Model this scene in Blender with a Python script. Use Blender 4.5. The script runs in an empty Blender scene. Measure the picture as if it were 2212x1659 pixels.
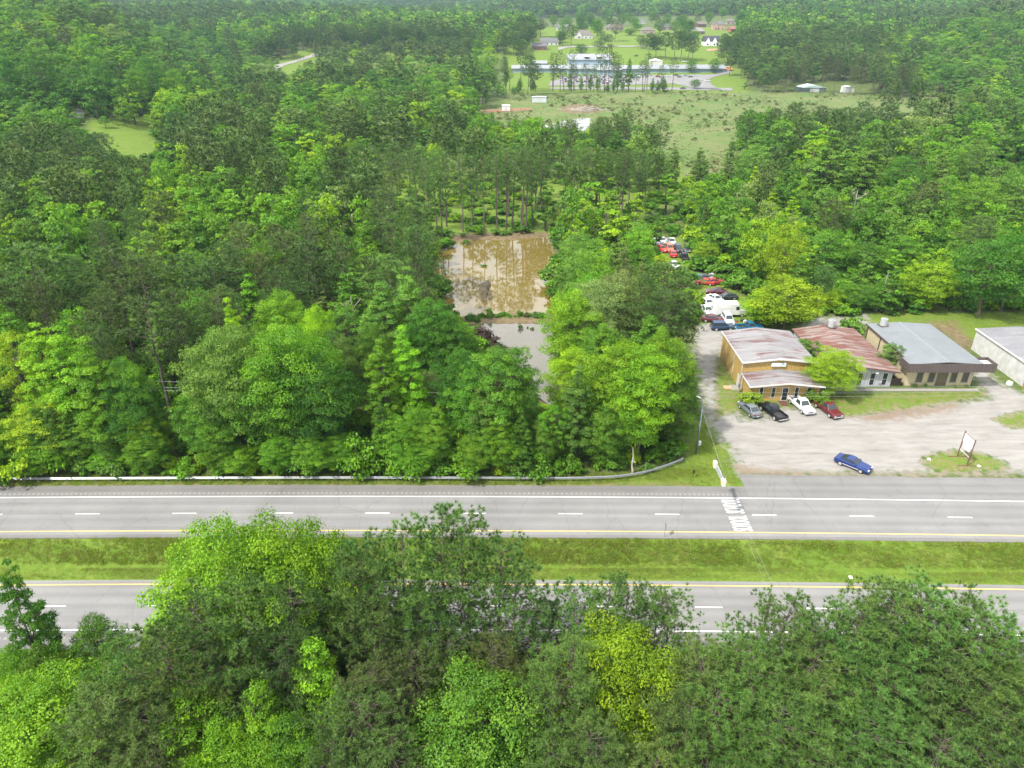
import bpy, bmesh, math, random
import numpy as np
from mathutils import Vector, Matrix

# ------------------------------------------------------------------ camera, sky, sun, exposure
S = bpy.context.scene
COL = S.collection
F, CX, CY = 1536.0, 1106.0, 829.5            # measured focal length / centre of the photograph (pixels)
PITCH, CAMH = math.radians(27.5), 56.0
cam = bpy.data.cameras.new('camera'); cam_o = bpy.data.objects.new('camera', cam); COL.objects.link(cam_o)
cam.sensor_fit = 'HORIZONTAL'; cam.angle = 2*math.atan(CX/F)
cam.clip_start = 0.5; cam.clip_end = 20000
cam_o.location = (0, 0, CAMH); cam_o.rotation_euler = (math.radians(90)-PITCH, 0, 0)
S.camera = cam_o
SUN_EL = math.radians(53); SUN_AZ = (-0.82, -0.57)
tosun = Vector((SUN_AZ[0]*math.cos(SUN_EL), SUN_AZ[1]*math.cos(SUN_EL), math.sin(SUN_EL))).normalized()
sl = bpy.data.lights.new('sun', 'SUN'); sl.energy = 4.3; sl.angle = math.radians(2.5); sl.color = (1.0, 0.96, 0.89)
so = bpy.data.objects.new('sun', sl); COL.objects.link(so); so.rotation_euler = tosun.to_track_quat('Z', 'Y').to_euler()
W = bpy.data.worlds.new('World'); S.world = W; W.use_nodes = True
wn, wl = W.node_tree.nodes, W.node_tree.links
bg = wn['Background']; bg.inputs['Strength'].default_value = 0.15
sky = wn.new('ShaderNodeTexSky'); sky.sky_type = 'NISHITA'; sky.sun_disc = False
sky.sun_elevation = SUN_EL; sky.sun_rotation = math.atan2(tosun.x, tosun.y)
tc = wn.new('ShaderNodeTexCoord'); ns = wn.new('ShaderNodeTexNoise'); ns.inputs['Scale'].default_value = 3.2
ns.inputs['Detail'].default_value = 6; ns.inputs['Roughness'].default_value = .6
rp = wn.new('ShaderNodeValToRGB'); rp.color_ramp.elements[0].position = .30; rp.color_ramp.elements[1].position = .56
mx = wn.new('ShaderNodeMix'); mx.data_type = 'RGBA'
mx.inputs['B'].default_value = (9.0, 8.9, 8.7, 1)              # thin bright cloud
wl.new(tc.outputs['Generated'], ns.inputs['Vector']); wl.new(ns.outputs['Fac'], rp.inputs['Fac'])
wl.new(rp.outputs['Color'], mx.inputs['Factor']); wl.new(sky.outputs['Color'], mx.inputs['A'])
wl.new(mx.outputs['Result'], bg.inputs['Color'])
S.view_settings.view_transform = 'Standard'; S.view_settings.look = 'None'; S.view_settings.gamma = 1
S.view_settings.exposure = 0.78
S.render.engine = 'CYCLES'
cy = S.cycles
cy.use_denoising = True; cy.denoiser = 'OPENIMAGEDENOISE'; cy.denoising_input_passes = 'RGB_ALBEDO_NORMAL'
cy.use_adaptive_sampling = True; cy.adaptive_threshold = 0.02
cy.max_bounces = 6; cy.diffuse_bounces = 3; cy.glossy_bounces = 2; cy.transmission_bounces = 3
cy.transparent_max_bounces = 6; cy.volume_bounces = 0; cy.caustics_reflective = False; cy.caustics_refractive = False
cy.sample_clamp_indirect = 4
S.render.use_persistent_data = False

HAZE = .000085
rng = np.random.default_rng(7); random.seed(7)

# ------------------------------------------------------------------ measuring helpers
CP, SP = math.cos(PITCH), math.sin(PITCH)
def un(x, y, z=0.0):
    """photo pixel (2212 x 1659) -> point of the world on the level z"""
    u, v = (x-CX)/F, (y-CY)/F
    t = (z-CAMH)/(-SP-v*CP)
    return (u*t, (CP-v*SP)*t)
def pr(X, Y, Z):
    X, Y, Z = np.asarray(X, float), np.asarray(Y, float), np.asarray(Z, float)-CAMH
    dep = Y*CP-Z*SP
    dep = np.where(dep < .1, .1, dep)
    return CX+F*X/dep, CY+F*(-Y*SP-Z*CP)/dep
def curve(x):
    x = np.asarray(x, float); xc = np.clip(x, -110, 110)
    return -0.0062*xc-0.00014*xc*xc - np.where(x > 110, (x-110)*.037, 0) + np.where(x < -110, (x+110)*-.0246*-1, 0)
def inpoly(px, py, poly):
    px, py = np.asarray(px, float), np.asarray(py, float)
    r = np.zeros(px.shape, bool); n = len(poly)
    for i in range(n):
        x0, y0 = poly[i]; x1, y1 = poly[(i+1) % n]
        if y0 == y1: continue
        c = ((y0 > py) != (y1 > py)) & (px < (x1-x0)*(py-y0)/(y1-y0)+x0)
        r ^= c
    return r
def sdf(px, py, poly):
    """signed distance, positive inside"""
    d = np.full(np.shape(px), 1e9); n = len(poly)
    for i in range(n):
        x0, y0 = poly[i]; x1, y1 = poly[(i+1) % n]
        ex, ey = x1-x0, y1-y0; L = ex*ex+ey*ey+1e-9
        t = np.clip(((px-x0)*ex+(py-y0)*ey)/L, 0, 1)
        d = np.minimum(d, np.hypot(px-x0-t*ex, py-y0-t*ey))
    return np.where(inpoly(px, py, poly), d, -d)
def P(l, z=0.0): return [un(a, b, z) if b > (190 if 480 < a < 1650 else 420) else gp(a, b)[:2] for a, b in l]
def gp(px, py):
    """photo pixel -> point where its ray first meets the terrain"""
    u, v = (px-CX)/F, (py-CY)/F; d = (u, CP-v*SP, -SP-v*CP)
    t = np.geomspace(25, 6500, 1500); x, y, z = u*t, d[1]*t, CAMH+d[2]*t
    k = np.argmax(z < gh(x, y)); t = t[k] if z[k] < gh(x[k], y[k]) else 4500.
    return u*t, d[1]*t, float(gh(u*t, d[1]*t))

TD = [0, 640, 700, 760, 850, 950, 1100, 1500, 2500, 4000, 6000, 9000]
TZ = [0, 0, 2.2, 7.5, 20, 28, 37, 50, 88, 165, 230, 240]
LOWZ = -2.6
POND = P([(930, 600), (942, 548), (990, 520), (1040, 515), (1095, 516), (1182, 509), (1196, 560), (1186, 640), (1200, 690), (1190, 715), (1225, 790), (1240, 850),
          (1205, 880), (1150, 850), (1118, 790), (1075, 752), (1035, 735), (1020, 700), (985, 672), (962, 640)])
def gh(x, y):
    x, y = np.asarray(x, float), np.asarray(y, float)
    s = y-curve(x)
    d = np.hypot(x*.6, y)
    z = np.interp(d, TD, TZ)
    w = np.clip((d-800)/900, 0, 1)
    z = z+w*(14*np.sin(x/410+1.3)*np.sin(y/530+.4)+9*np.sin(x/230+y/310)+7*np.sin(x/150-y/170))
    z = z + np.clip((d-900)/1500, 0, 1)*np.clip(x/1500, -1, 1)*6
    med = np.interp(s, [30, 40, 50.5, 51.8, 62.9, 63.3, 64.7, 65.1, 65.6, 67.1, 67.4], [-8, -6, -3.1, LOWZ, LOWZ, LOWZ-.05, -2.35, -2.5, -2.0, -.08, 0])
    z = np.where(s < 67.4, med, z)
    a = x/np.maximum(y, 1)
    wl_ = np.clip((-.36-a)/.22, 0, 1); wr_ = np.clip((a-.42)/.2, 0, 1)
    z0 = z
    z = np.maximum(z, wl_*wl_*(3-2*wl_)*np.interp(y, [250, 330, 430, 530, 700, 1000, 1600], [0, 7, 24, 36, 52, 66, 80]))
    z = np.maximum(z, wr_*wr_*(3-2*wr_)*np.interp(y, [545, 610, 720, 900, 1200, 1800], [0, 8, 25, 43, 58, 76]))
    return np.where(y < 240, z0, z)

# ------------------------------------------------------------------ node materials
def mat(name):
    m = bpy.data.materials.new(name); m.use_nodes = True
    return m, m.node_tree.nodes, m.node_tree.links, m.node_tree.nodes['Principled BSDF']
def c4(c): return (c[0], c[1], c[2], 1)
def node(n, t, **kw):
    o = n.new(t)
    for k, v in kw.items(): setattr(o, k, v)
    return o
def noise(n, l, scale, detail=4, rough=.55, vec=None, dist=0):
    o = n.new('ShaderNodeTexNoise'); o.inputs['Scale'].default_value = scale; o.inputs['Detail'].default_value = detail
    o.inputs['Roughness'].default_value = rough; o.inputs['Distortion'].default_value = dist
    if vec is not None: l.new(vec, o.inputs['Vector'])
    return o
def ramp(n, l, fac, stops):
    r = n.new('ShaderNodeValToRGB'); e = r.color_ramp.elements
    while len(e) < len(stops): e.new(.5)
    for i, (p, c) in enumerate(stops):
        e[i].position = p; e[i].color = c4(c) if not isinstance(c, (int, float)) else (c, c, c, 1)
    l.new(fac, r.inputs['Fac']); return r
def mix(n, l, fac, a, b, blend='MIX'):
    o = n.new('ShaderNodeMix'); o.data_type = 'RGBA'; o.blend_type = blend
    for s, v in (('Factor', fac), ('A', a), ('B', b)):
        if isinstance(v, (int, float)): o.inputs[s].default_value = v
        elif isinstance(v, tuple): o.inputs[s].default_value = c4(v)
        else: l.new(v, o.inputs[s])
    return o.outputs['Result']
def mth(n, l, op, a, b=None, clamp=False):
    o = n.new('ShaderNodeMath'); o.operation = op; o.use_clamp = clamp
    for i, v in enumerate((a, b)):
        if v is None: continue
        if isinstance(v, (int, float)): o.inputs[i].default_value = v
        else: l.new(v, o.inputs[i])
    return o.outputs[0]
def mapping(n, l, scale, coord='Object'):
    t = n.new('ShaderNodeTexCoord'); m = n.new('ShaderNodeMapping'); m.inputs['Scale'].default_value = scale
    l.new(t.outputs[coord], m.inputs['Vector']); return m.outputs['Vector']
def bump(n, l, h, bs, strength=.4, dist=.05):
    b = n.new('ShaderNodeBump'); b.inputs['Strength'].default_value = strength; b.inputs['Distance'].default_value = dist
    l.new(h, b.inputs['Height']); l.new(b.outputs['Normal'], bs.inputs['Normal'])
MATS = {}
def plain(name, col, rough=.6, metal=0, var=.18, scale=3.0, spec=.5, coat=0):
    """weathered paint / metal / wood: base colour broken up by two noises"""
    if name in MATS: return MATS[name]
    m, n, l, b = mat(name)
    v = mapping(n, l, (1, 1, 1))
    f = noise(n, l, scale, 6, .65, v)
    a = tuple(max(0, c*(1-var)) for c in col); d = tuple(min(1, c*(1+var*.6)) for c in col)
    r = ramp(n, l, f.outputs['Fac'], [(.3, a), (.7, d)])
    l.new(r.outputs['Color'], b.inputs['Base Color'])
    b.inputs['Roughness'].default_value = rough; b.inputs['Metallic'].default_value = metal
    b.inputs['Specular IOR Level'].default_value = spec; b.inputs['Coat Weight'].default_value = coat
    MATS[name] = m; return m

def leaf_mat(name, cols=None, transl=.4):
    """foliage: colour from the object's own colour (individual trees) or from a small palette (woods)"""
    m, n, l, b = mat(name)
    oi = n.new('ShaderNodeObjectInfo')
    if cols is None: base = oi.outputs['Color']
    else:
        base = ramp(n, l, oi.outputs['Random'], [(i/(len(cols)-1), c) for i, c in enumerate(cols)]).outputs['Color']
    at = n.new('ShaderNodeAttribute'); at.attribute_name = 'leafvar'
    hv = n.new('ShaderNodeHueSaturation')
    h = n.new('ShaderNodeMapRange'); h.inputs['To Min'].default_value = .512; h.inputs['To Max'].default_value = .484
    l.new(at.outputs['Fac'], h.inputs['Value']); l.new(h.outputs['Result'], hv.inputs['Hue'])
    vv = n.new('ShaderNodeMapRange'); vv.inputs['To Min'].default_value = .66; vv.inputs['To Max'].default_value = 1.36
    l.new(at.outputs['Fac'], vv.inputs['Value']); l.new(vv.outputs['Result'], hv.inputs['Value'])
    l.new(base, hv.inputs['Color'])
    d = n.new('ShaderNodeBsdfDiffuse'); t = n.new('ShaderNodeBsdfTranslucent'); g = n.new('ShaderNodeBsdfGlossy')
    g.inputs['Roughness'].default_value = .5; g.inputs['Color'].default_value = (.9, .95, .9, 1)
    tc_ = mix(n, l, 1.0, hv.outputs['Color'], (1.0, .95, .5), 'MULTIPLY')
    l.new(hv.outputs['Color'], d.inputs['Color']); l.new(tc_, t.inputs['Color'])
    m1 = n.new('ShaderNodeMixShader'); m1.inputs['Fac'].default_value = transl
    l.new(d.outputs[0], m1.inputs[1]); l.new(t.outputs[0], m1.inputs[2])
    m2 = n.new('ShaderNodeMixShader'); m2.inputs['Fac'].default_value = .018
    l.new(m1.outputs[0], m2.inputs[1]); l.new(g.outputs[0], m2.inputs[2])
    l.new(m2.outputs[0], n['Material Output'].inputs['Surface'])
    n.remove(b)
    return m
M_LEAF = leaf_mat('leaf')
M_NEED = leaf_mat('needle', None, .15)
BARK = plain('bark', (.115, .09, .07), .95, 0, .5, 4)
BARKP = plain('pine_bark', (.125, .098, .08), .95, 0, .45, 3)
DEADW = plain('dead_wood', (.42, .37, .32), .9, 0, .35, 3)

# ------------------------------------------------------------------ object helpers
def raw_mesh(name, V, Q, mats, mi=None, var=None, smooth=False):
    """fast mesh from numpy arrays; Q a list of face index arrays of any widths"""
    me = bpy.data.meshes.new(name)
    V = np.ascontiguousarray(V, np.float32)
    me.vertices.add(len(V)); me.vertices.foreach_set('co', V.ravel())
    Q = [q for q in Q if len(q)]
    li = np.concatenate([q.ravel() for q in Q]).astype(np.int32)
    sz = np.concatenate([np.full(len(q), q.shape[1], np.int32) for q in Q])
    st = np.concatenate([[0], np.cumsum(sz)[:-1]]).astype(np.int32)
    me.loops.add(len(li)); me.loops.foreach_set('vertex_index', li)
    me.polygons.add(len(sz)); me.polygons.foreach_set('loop_start', st); me.polygons.foreach_set('loop_total', sz)
    for m in mats: me.materials.append(m)
    if mi is not None: me.polygons.foreach_set('material_index', np.asarray(mi, np.int32))
    me.polygons.foreach_set('use_smooth', np.full(len(sz), smooth))
    if var is not None:
        a = me.attributes.new('leafvar', 'FLOAT', 'POINT'); a.data.foreach_set('value', np.asarray(var, np.float32))
    me.update(calc_edges=True)
    return me
class MB:
    """collects boxes, tubes, prisms and quads into one mesh"""
    def __init__(s): s.v, s.f = [], []
    def add(s, vs, fs):
        o = len(s.v); s.v += [tuple(v) for v in vs]; s.f += [tuple(i+o for i in f) for f in fs]; return s
    def box(s, x0, x1, y0, y1, z0, z1):
        return s.add([(x0, y0, z0), (x1, y0, z0), (x1, y1, z0), (x0, y1, z0), (x0, y0, z1), (x1, y0, z1), (x1, y1, z1), (x0, y1, z1)],
                     [(0, 3, 2, 1), (4, 5, 6, 7), (0, 1, 5, 4), (1, 2, 6, 5), (2, 3, 7, 6), (3, 0, 4, 7)])
    def prism(s, poly, axis, a, b):
        """poly of 2-D points swept along an axis from a to b (poly listed counter-clockwise seen from +axis)"""
        def w(p, t): return {'x': (t, p[0], p[1]), 'y': (p[0], t, p[1]), 'z': (p[0], p[1], t)}[axis]
        n = len(poly); vs = [w(p, a) for p in poly]+[w(p, b) for p in poly]
        fs = [tuple(range(n)), tuple(range(2*n-1, n-1, -1))]+[(i, i+n, (i+1) % n+n, (i+1) % n) for i in range(n)]
        return s.add(vs, fs)
    def tube(s, pts, rad, k=6, cap=True):
        pts = [Vector(p) for p in pts]; n = len(pts)
        if isinstance(rad, (int, float)): rad = [rad]*n
        vs = []
        for i, p in enumerate(pts):
            d = (pts[min(i+1, n-1)]-pts[max(i-1, 0)]).normalized()
            a = Vector((0, 0, 1)) if abs(d.z) < .9 else Vector((1, 0, 0))
            u = d.cross(a).normalized(); w = d.cross(u)
            for j in range(k):
                t = 2*math.pi*j/k; vs.append(p+(u*math.cos(t)+w*math.sin(t))*rad[i])
        fs = [(i*k+j, i*k+(j+1) % k, (i+1)*k+(j+1) % k, (i+1)*k+j) for i in range(n-1) for j in range(k)]
        if cap: fs += [tuple(range(k-1, -1, -1)), tuple((n-1)*k+j for j in range(k))]
        return s.add(vs, fs)
    def disc(s, c, r, axis, h, k=16):
        c = Vector(c); d = Vector({'x': (1, 0, 0), 'y': (0, 1, 0), 'z': (0, 0, 1)}[axis])*h*.5
        return s.tube([c-d, c+d], r, k)
    def mesh(s, name, m, bevel=0, smooth=False):
        me = bpy.data.meshes.new(name); me.from_pydata(s.v, [], s.f)
        bm = bmesh.new(); bm.from_mesh(me)
        bmesh.ops.recalc_face_normals(bm, faces=bm.faces)
        if bevel: bmesh.ops.bevel(bm, geom=bm.edges[:], offset=bevel, segments=1, affect='EDGES', profile=.5)
        bm.to_mesh(me); bm.free(); me.materials.append(m)
        if smooth: me.polygons.foreach_set('use_smooth', [True]*len(me.polygons))
        me.update(); return me
    def build(s, name, m, parent=None, bevel=0, smooth=False):
        return link(name, s.mesh(name, m, bevel, smooth), parent)
def link(name, me, parent=None, loc=None, rz=None, color=None):
    o = bpy.data.objects.new(name, me); COL.objects.link(o)
    if parent: o.parent = parent
    if loc is not None: o.location = loc
    if rz is not None: o.rotation_euler = (0, 0, rz)
    if color is not None: o.color = c4(color)
    return o
def tag(o, label, cat, group=None):
    o['label'] = label; o['category'] = cat
    if group: o['group'] = group
    return o
def thing(name, label, cat, loc=(0, 0, 0), rz=0, group=None, sc=None):
    o = bpy.data.objects.new(name, None); COL.objects.link(o)
    o.location = loc; o.rotation_euler = (0, 0, rz); o.empty_display_size = .2
    if sc is not None: o.scale = sc
    return tag(o, label, cat, group)
def structure(o): o['kind'] = 'structure'; return o
def stuff(o, label, cat): o['kind'] = 'stuff'; o['label'] = label; o['category'] = cat; return o
def dup(root, loc, rz, label, group=None, color=None, sc=None):
    r = root.copy(); COL.objects.link(r); r.location = loc; r.rotation_euler = (0, 0, rz); r['label'] = label
    if group: r['group'] = group
    if sc is not None: r.scale = sc
    for ch in root.children:
        c = ch.copy(); COL.objects.link(c); c.parent = r
        if color is not None: c.color = c4(color)
        for g in ch.children:
            d = g.copy(); COL.objects.link(d); d.parent = c
            if color is not None: d.color = c4(color)
    return r
# ------------------------------------------------------------------ tree prototypes (numpy)
def cards(C, N, size, asp, R):
    """one bent diamond leaf card per centre"""
    n = len(C); N = N/np.linalg.norm(N, axis=1, keepdims=True)
    a = R.normal(size=(n, 3)); u = np.cross(N, a); u /= np.linalg.norm(u, axis=1, keepdims=True)+1e-9
    w = np.cross(N, u); s = size[:, None]
    V = np.stack([C-u*s*.5, C-w*s*.5*asp+N*s*.08, C+u*s*.5-N*s*.12, C+w*s*.5*asp+N*s*.08], 1).reshape(-1, 3)
    return V, np.arange(n*4).reshape(-1, 4)
def np_tube(pts, r0, r1, k=5):
    pts = np.asarray(pts, float); n = len(pts)
    rad = np.linspace(r0, r1, n)
    d = np.gradient(pts, axis=0); d /= np.linalg.norm(d, axis=1, keepdims=True)+1e-9
    a = np.where(np.abs(d[:, 2:3]) < .9, [[0, 0, 1.]], [[1., 0, 0]])
    u = np.cross(d, a); u /= np.linalg.norm(u, axis=1, keepdims=True); w = np.cross(d, u)
    t = np.arange(k)*2*math.pi/k
    V = pts[:, None]+rad[:, None, None]*(u[:, None]*np.cos(t)[None, :, None]+w[:, None]*np.sin(t)[None, :, None])
    i, j = np.meshgrid(np.arange(n-1), np.arange(k), indexing='ij')
    Q = np.stack([i*k+j, i*k+(j+1) % k, (i+1)*k+(j+1) % k, (i+1)*k+j], -1).reshape(-1, 4)
    return V.reshape(-1, 3), Q
def joinVQ(parts):
    V, Q, o = [], [], 0
    for v, q in parts: V.append(v); Q.append(q+o); o += len(v)
    return np.concatenate(V), np.concatenate(Q)
def bez(a, b, sag, n=5):
    t = np.linspace(0, 1, n)[:, None]; a, b = np.asarray(a, float), np.asarray(b, float)
    m = (a+b)/2+np.array([0, 0, sag]); return (1-t)**2*a+2*t*(1-t)*m+t*t*b

def broadleaf(seed, form, ncl, nleaf, size, limbs=True, H=18.0, Wd=11.0):
    """returns (trunk V,Q), (crown V,Q,var); forms: round, tall, spread, open"""
    R = np.random.default_rng(seed)
    base = {'round': .1, 'tall': .07, 'spread': .12, 'open': .22}[form]*H
    cz, rz = (base+H)/2, (H-base)/2
    cl = []
    tries = 0
    while len(cl) < ncl and tries < 9000:
        tries += 1
        d = R.normal(size=3); d /= np.linalg.norm(d)
        r = R.uniform(.25, 1)**.45
        p = d*r
        z = p[2]
        if form == 'tall': wr = (1-.72*max(0, (z+.35)/1.35)**1.15)
        elif form == 'spread': wr = 1.0 if z > -.2 else .85
        else: wr = 1.0
        th_ = math.atan2(p[1], p[0]); wob = 1+.2*math.sin(3*th_+seed)*(.5+.5*z)+.16*math.sin(5*th_+seed*2+4*z)+R.normal()*.11
        q = np.array([p[0]*Wd/2*wr*wob*.86, p[1]*Wd/2*wr*wob*.86, cz+z*rz*.88])
        rad = R.uniform(.05, .125)*Wd*(.75 if form in ('tall',) else 1)*(1.0 if form != 'open' else .72)*(1.25 if z < 0 else 1)
        if any(np.linalg.norm((q-c[0])) < .78*(rad+c[1]) for c in cl): continue
        cl.append((q, rad))
    # leaves
    rad = np.array([c[1] for c in cl]); cen = np.array([c[0] for c in cl])
    wts = rad**2; k = R.choice(len(cl), nleaf, p=wts/wts.sum())
    d = R.normal(size=(nleaf, 3)); d[:, 2] = np.abs(d[:, 2])*.9-.42*R.random(nleaf); d /= np.linalg.norm(d, axis=1, keepdims=True)
    lob = 1+.2*np.sin(d[:, 0]*7+k)*np.sin(d[:, 1]*6+k*2)+.15*np.sin(d[:, 2]*9+k*3)
    rr = rad[k]*(R.uniform(.2, 1.0, nleaf)**.4)*(1+.16*np.abs(R.normal(size=nleaf)))*lob
    C = cen[k]+d*rr[:, None]*np.array([1.1, 1.1, .72])
    out = cen[k]-np.array([0, 0, cz-rz*.2]); out /= np.linalg.norm(out, axis=1, keepdims=True)+1e-9
    N = d*.85+out*.2+R.normal(size=(nleaf, 3))*.5+np.array([0, 0, .45])
    sz = size*R.uniform(.6, 1.35, nleaf)
    V, Q = cards(C, N, sz, .72, R)
    cv = R.uniform(.15, .85, len(cl)); var = np.clip(cv[k]+R.normal(size=nleaf)*.1, 0, 1)
    # limbs
    tr = []
    n = 8; zz = np.linspace(-.6, H*.72, n)
    tp = np.stack([np.cumsum(R.normal(size=n)*.14), np.cumsum(R.normal(size=n)*.14), zz], 1); tp[:2, :2] = 0
    tr.append(np_tube(tp, .021*H*.9, .05, 7))
    if limbs:
        for c, r in cl:
            if R.random() < (.78 if len(cl) > 100 else .35) and len(cl) > 24: continue
            zt = np.clip(c[2]-R.uniform(.16, .4)*H*.7, base*.7, H*.68); i = np.interp(zt, zz, np.arange(n))
            a = tp[int(i)]+(tp[min(int(i)+1, n-1)]-tp[int(i)])*(i-int(i))
            tr.append(np_tube(bez(a, c, -.04*H*R.uniform(-.3, 1)), .0052*H*R.uniform(.7, 1.3), .025, 4))
    return joinVQ(tr), (V, Q, np.repeat(var, 4))

def tufts(C, D, L, nb, wid, R, spread=1.05):
    """a fan of narrow needle blades about each direction"""
    n = len(C); C = np.repeat(C, nb, 0); D = np.repeat(D, nb, 0); L = np.repeat(L, nb)
    d = D+R.normal(size=(n*nb, 3))*spread; d /= np.linalg.norm(d, axis=1, keepdims=True)
    a = R.normal(size=(n*nb, 3)); u = np.cross(d, a); u /= np.linalg.norm(u, axis=1, keepdims=True)+1e-9
    l = (L*R.uniform(.7, 1.2, n*nb))[:, None]
    V = np.stack([C-u*wid*l*.5-d*l*.12, C+u*wid*l*.5-d*l*.12, C+d*l], 1).reshape(-1, 3)
    return V, np.arange(n*nb*3).reshape(-1, 3)
def pine(seed, base, Wd, nbr, ntw, L, nb, wid, H=20.0, limbs=True, dead=True):
    R = np.random.default_rng(seed)
    n = 9; zz = np.linspace(-.6, H*.97, n)
    tp = np.stack([np.cumsum(R.normal(size=n)*.1), np.cumsum(R.normal(size=n)*.1), zz], 1); tp[:2, :2] = 0
    tr = [np_tube(tp, .0115*H, .03, 6)]
    at = lambda z: np.array([np.interp(z, zz, tp[:, 0]), np.interp(z, zz, tp[:, 1]), z])
    C, D, VV = [], [], []
    az = R.uniform(0, 6.28)
    for b in range(nbr):
        t = (b+R.uniform(0, .9))/nbr
        z = H*(base+(.985-base)*t**.92)
        az += 2.39996+R.normal()*.35
        prof = (.45+.55*min(1, t/.28))*math.sqrt(max(0, 1-t**2.3)) + .04
        ln = Wd/2*prof*R.uniform(.72, 1.22)
        up = (.02+.6*t)*ln*R.uniform(.4, 1.2)
        a = at(z-.1*ln); d = np.array([math.cos(az), math.sin(az), 0])
        e = a+d*ln+np.array([0, 0, up])
        br = bez(a, e, -.10*ln, 5)
        if limbs: tr.append(np_tube(br, .014*ln**.5+.014, .012, 3))
        bv = R.uniform(.2, .8)
        m = max(3, int(ntw*(.4+.6*min(1, ln/(Wd*.4)))))
        npad = 1 if ln < .9 else 2 if ln < 2.2 else 3
        for j in range(m):
            k_ = j % npad; f = (1.0, .72, .46)[k_]
            p = np.array([np.interp(f, np.linspace(0, 1, 5), br[:, q]) for q in range(3)])
            sd = ((b*7+k_*3) % 5-2)*.16*ln*(k_ > 0)
            side = np.array([-d[1], d[0], 0])
            q = p+side*(sd+R.normal()*.27)+d*R.normal()*.24+np.array([0, 0, R.normal()*.15+.12])
            C.append(q); dd = (q-p)*.9+d*.3+np.array([0, 0, .7])+R.normal(size=3)*.12
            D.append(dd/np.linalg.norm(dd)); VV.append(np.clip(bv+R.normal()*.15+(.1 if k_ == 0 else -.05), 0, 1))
    if dead:
        for b in range(9):
            z = H*R.uniform(.22, base+.05); az = R.uniform(0, 6.28); ln = R.uniform(.5, 1.9)
            a = at(z); tr.append(np_tube(bez(a, a+np.array([math.cos(az)*ln, math.sin(az)*ln, R.uniform(-.3, .4)]), -.1, 3), .03, .012, 3))
    C, D = np.array(C), np.array(D); LL = L*R.uniform(.75, 1.25, len(C))
    V, Q = tufts(C, D, LL, nb, wid, R)
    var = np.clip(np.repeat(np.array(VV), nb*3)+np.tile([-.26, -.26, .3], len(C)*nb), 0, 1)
    return joinVQ(tr), (V, Q, var)
def shrub(seed, ncl, nleaf, size, H=3.0, Wd=4.0):
    R = np.random.default_rng(seed)
    th = R.uniform(0, 6.28, ncl); r = np.sqrt(R.random(ncl))*Wd*.4
    cen = np.stack([r*np.cos(th), r*np.sin(th), R.uniform(.18, .8, ncl)*H*(1-.5*(r/(Wd*.45))**2)], 1); rad = R.uniform(.14, .27, ncl)*Wd*.8
    k = R.integers(0, ncl, nleaf); d = R.normal(size=(nleaf, 3)); d[:, 2] = np.abs(d[:, 2])-.25; d /= np.linalg.norm(d, axis=1, keepdims=True)
    C = cen[k]+d*(rad[k]*R.uniform(.35, 1.15, nleaf))[:, None]*np.array([1, 1, .85]); C[:, 2] = np.maximum(C[:, 2], .05)
    N = d+R.normal(size=(nleaf, 3))*.6+np.array([0, 0, .4])
    V, Q = cards(C, N, size*R.uniform(.6, 1.4, nleaf), .65, R)
    var = np.clip(R.uniform(.2, .8, ncl)[k]+R.normal(size=nleaf)*.17, 0, 1)
    tr = [np_tube(bez((0, 0, -.2), c, .1, 4), .05, .015, 3) for c in cen[:10]]
    return joinVQ(tr), (V, Q, np.repeat(var, 4))
def two(name, data, lm, bm_):
    (tv, tq), (cv, cq, var) = data
    return (raw_mesh(name+'_trunk', tv, [tq], [bm_], smooth=True), raw_mesh(name+'_crown', cv, [cq], [lm], var=var))
def one(name, data, lm, bm_):
    (tv, tq), (cv, cq, var) = data
    return raw_mesh(name, np.concatenate([cv, tv]), [cq, tq+len(cv)], [lm, bm_], [0]*len(cq)+[1]*len(tq), np.concatenate([var, np.full(len(tv), .5)]))
PRO = {}
k = 0
for form, cnt in (('round', 5), ('tall', 5), ('spread', 4), ('open', 3)):
    Hh, Ww = {'round': (18, 12), 'tall': (20, 8.5), 'spread': (16, 14), 'open': (17, 10)}[form]
    PRO['near_'+form] = [two('broadleaf_near', broadleaf(100+k+i, form, {'open': 80, 'tall': 120}.get(form, 165), {'open': 15000, 'tall': 33000}.get(form, 44000), .215, True, Hh, Ww), M_LEAF, BARK)+(Hh, Ww) for i in range(cnt)]
    PRO['mid_'+form] = [two('broadleaf_mid', broadleaf(200+k+i, form, 110, {'open': 5200}.get(form, 10500), .345, True, Hh, Ww), M_LEAF, BARK)+(Hh, Ww) for i in range(cnt)]
    k += 10
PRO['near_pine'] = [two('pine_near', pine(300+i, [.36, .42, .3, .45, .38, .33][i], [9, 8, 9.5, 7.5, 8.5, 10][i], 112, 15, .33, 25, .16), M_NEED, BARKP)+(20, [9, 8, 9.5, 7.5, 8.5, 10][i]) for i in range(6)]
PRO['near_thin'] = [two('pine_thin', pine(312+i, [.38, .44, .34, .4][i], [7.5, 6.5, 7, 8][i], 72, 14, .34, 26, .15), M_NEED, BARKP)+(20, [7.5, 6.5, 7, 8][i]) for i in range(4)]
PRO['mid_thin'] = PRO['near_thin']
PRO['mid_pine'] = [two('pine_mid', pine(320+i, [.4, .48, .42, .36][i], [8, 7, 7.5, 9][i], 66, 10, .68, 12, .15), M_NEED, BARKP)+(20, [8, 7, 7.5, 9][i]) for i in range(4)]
PRO['slim_pine'] = [two('pine_slim', pine(340+i, [.5, .56, .47, .54][i], [6.4, 5.6, 6.8, 6][i], 38, 8, .62, 11, .15, 22), M_NEED, BARKP)+(22, [5.5, 4.8, 6, 5][i]) for i in range(4)]
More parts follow.
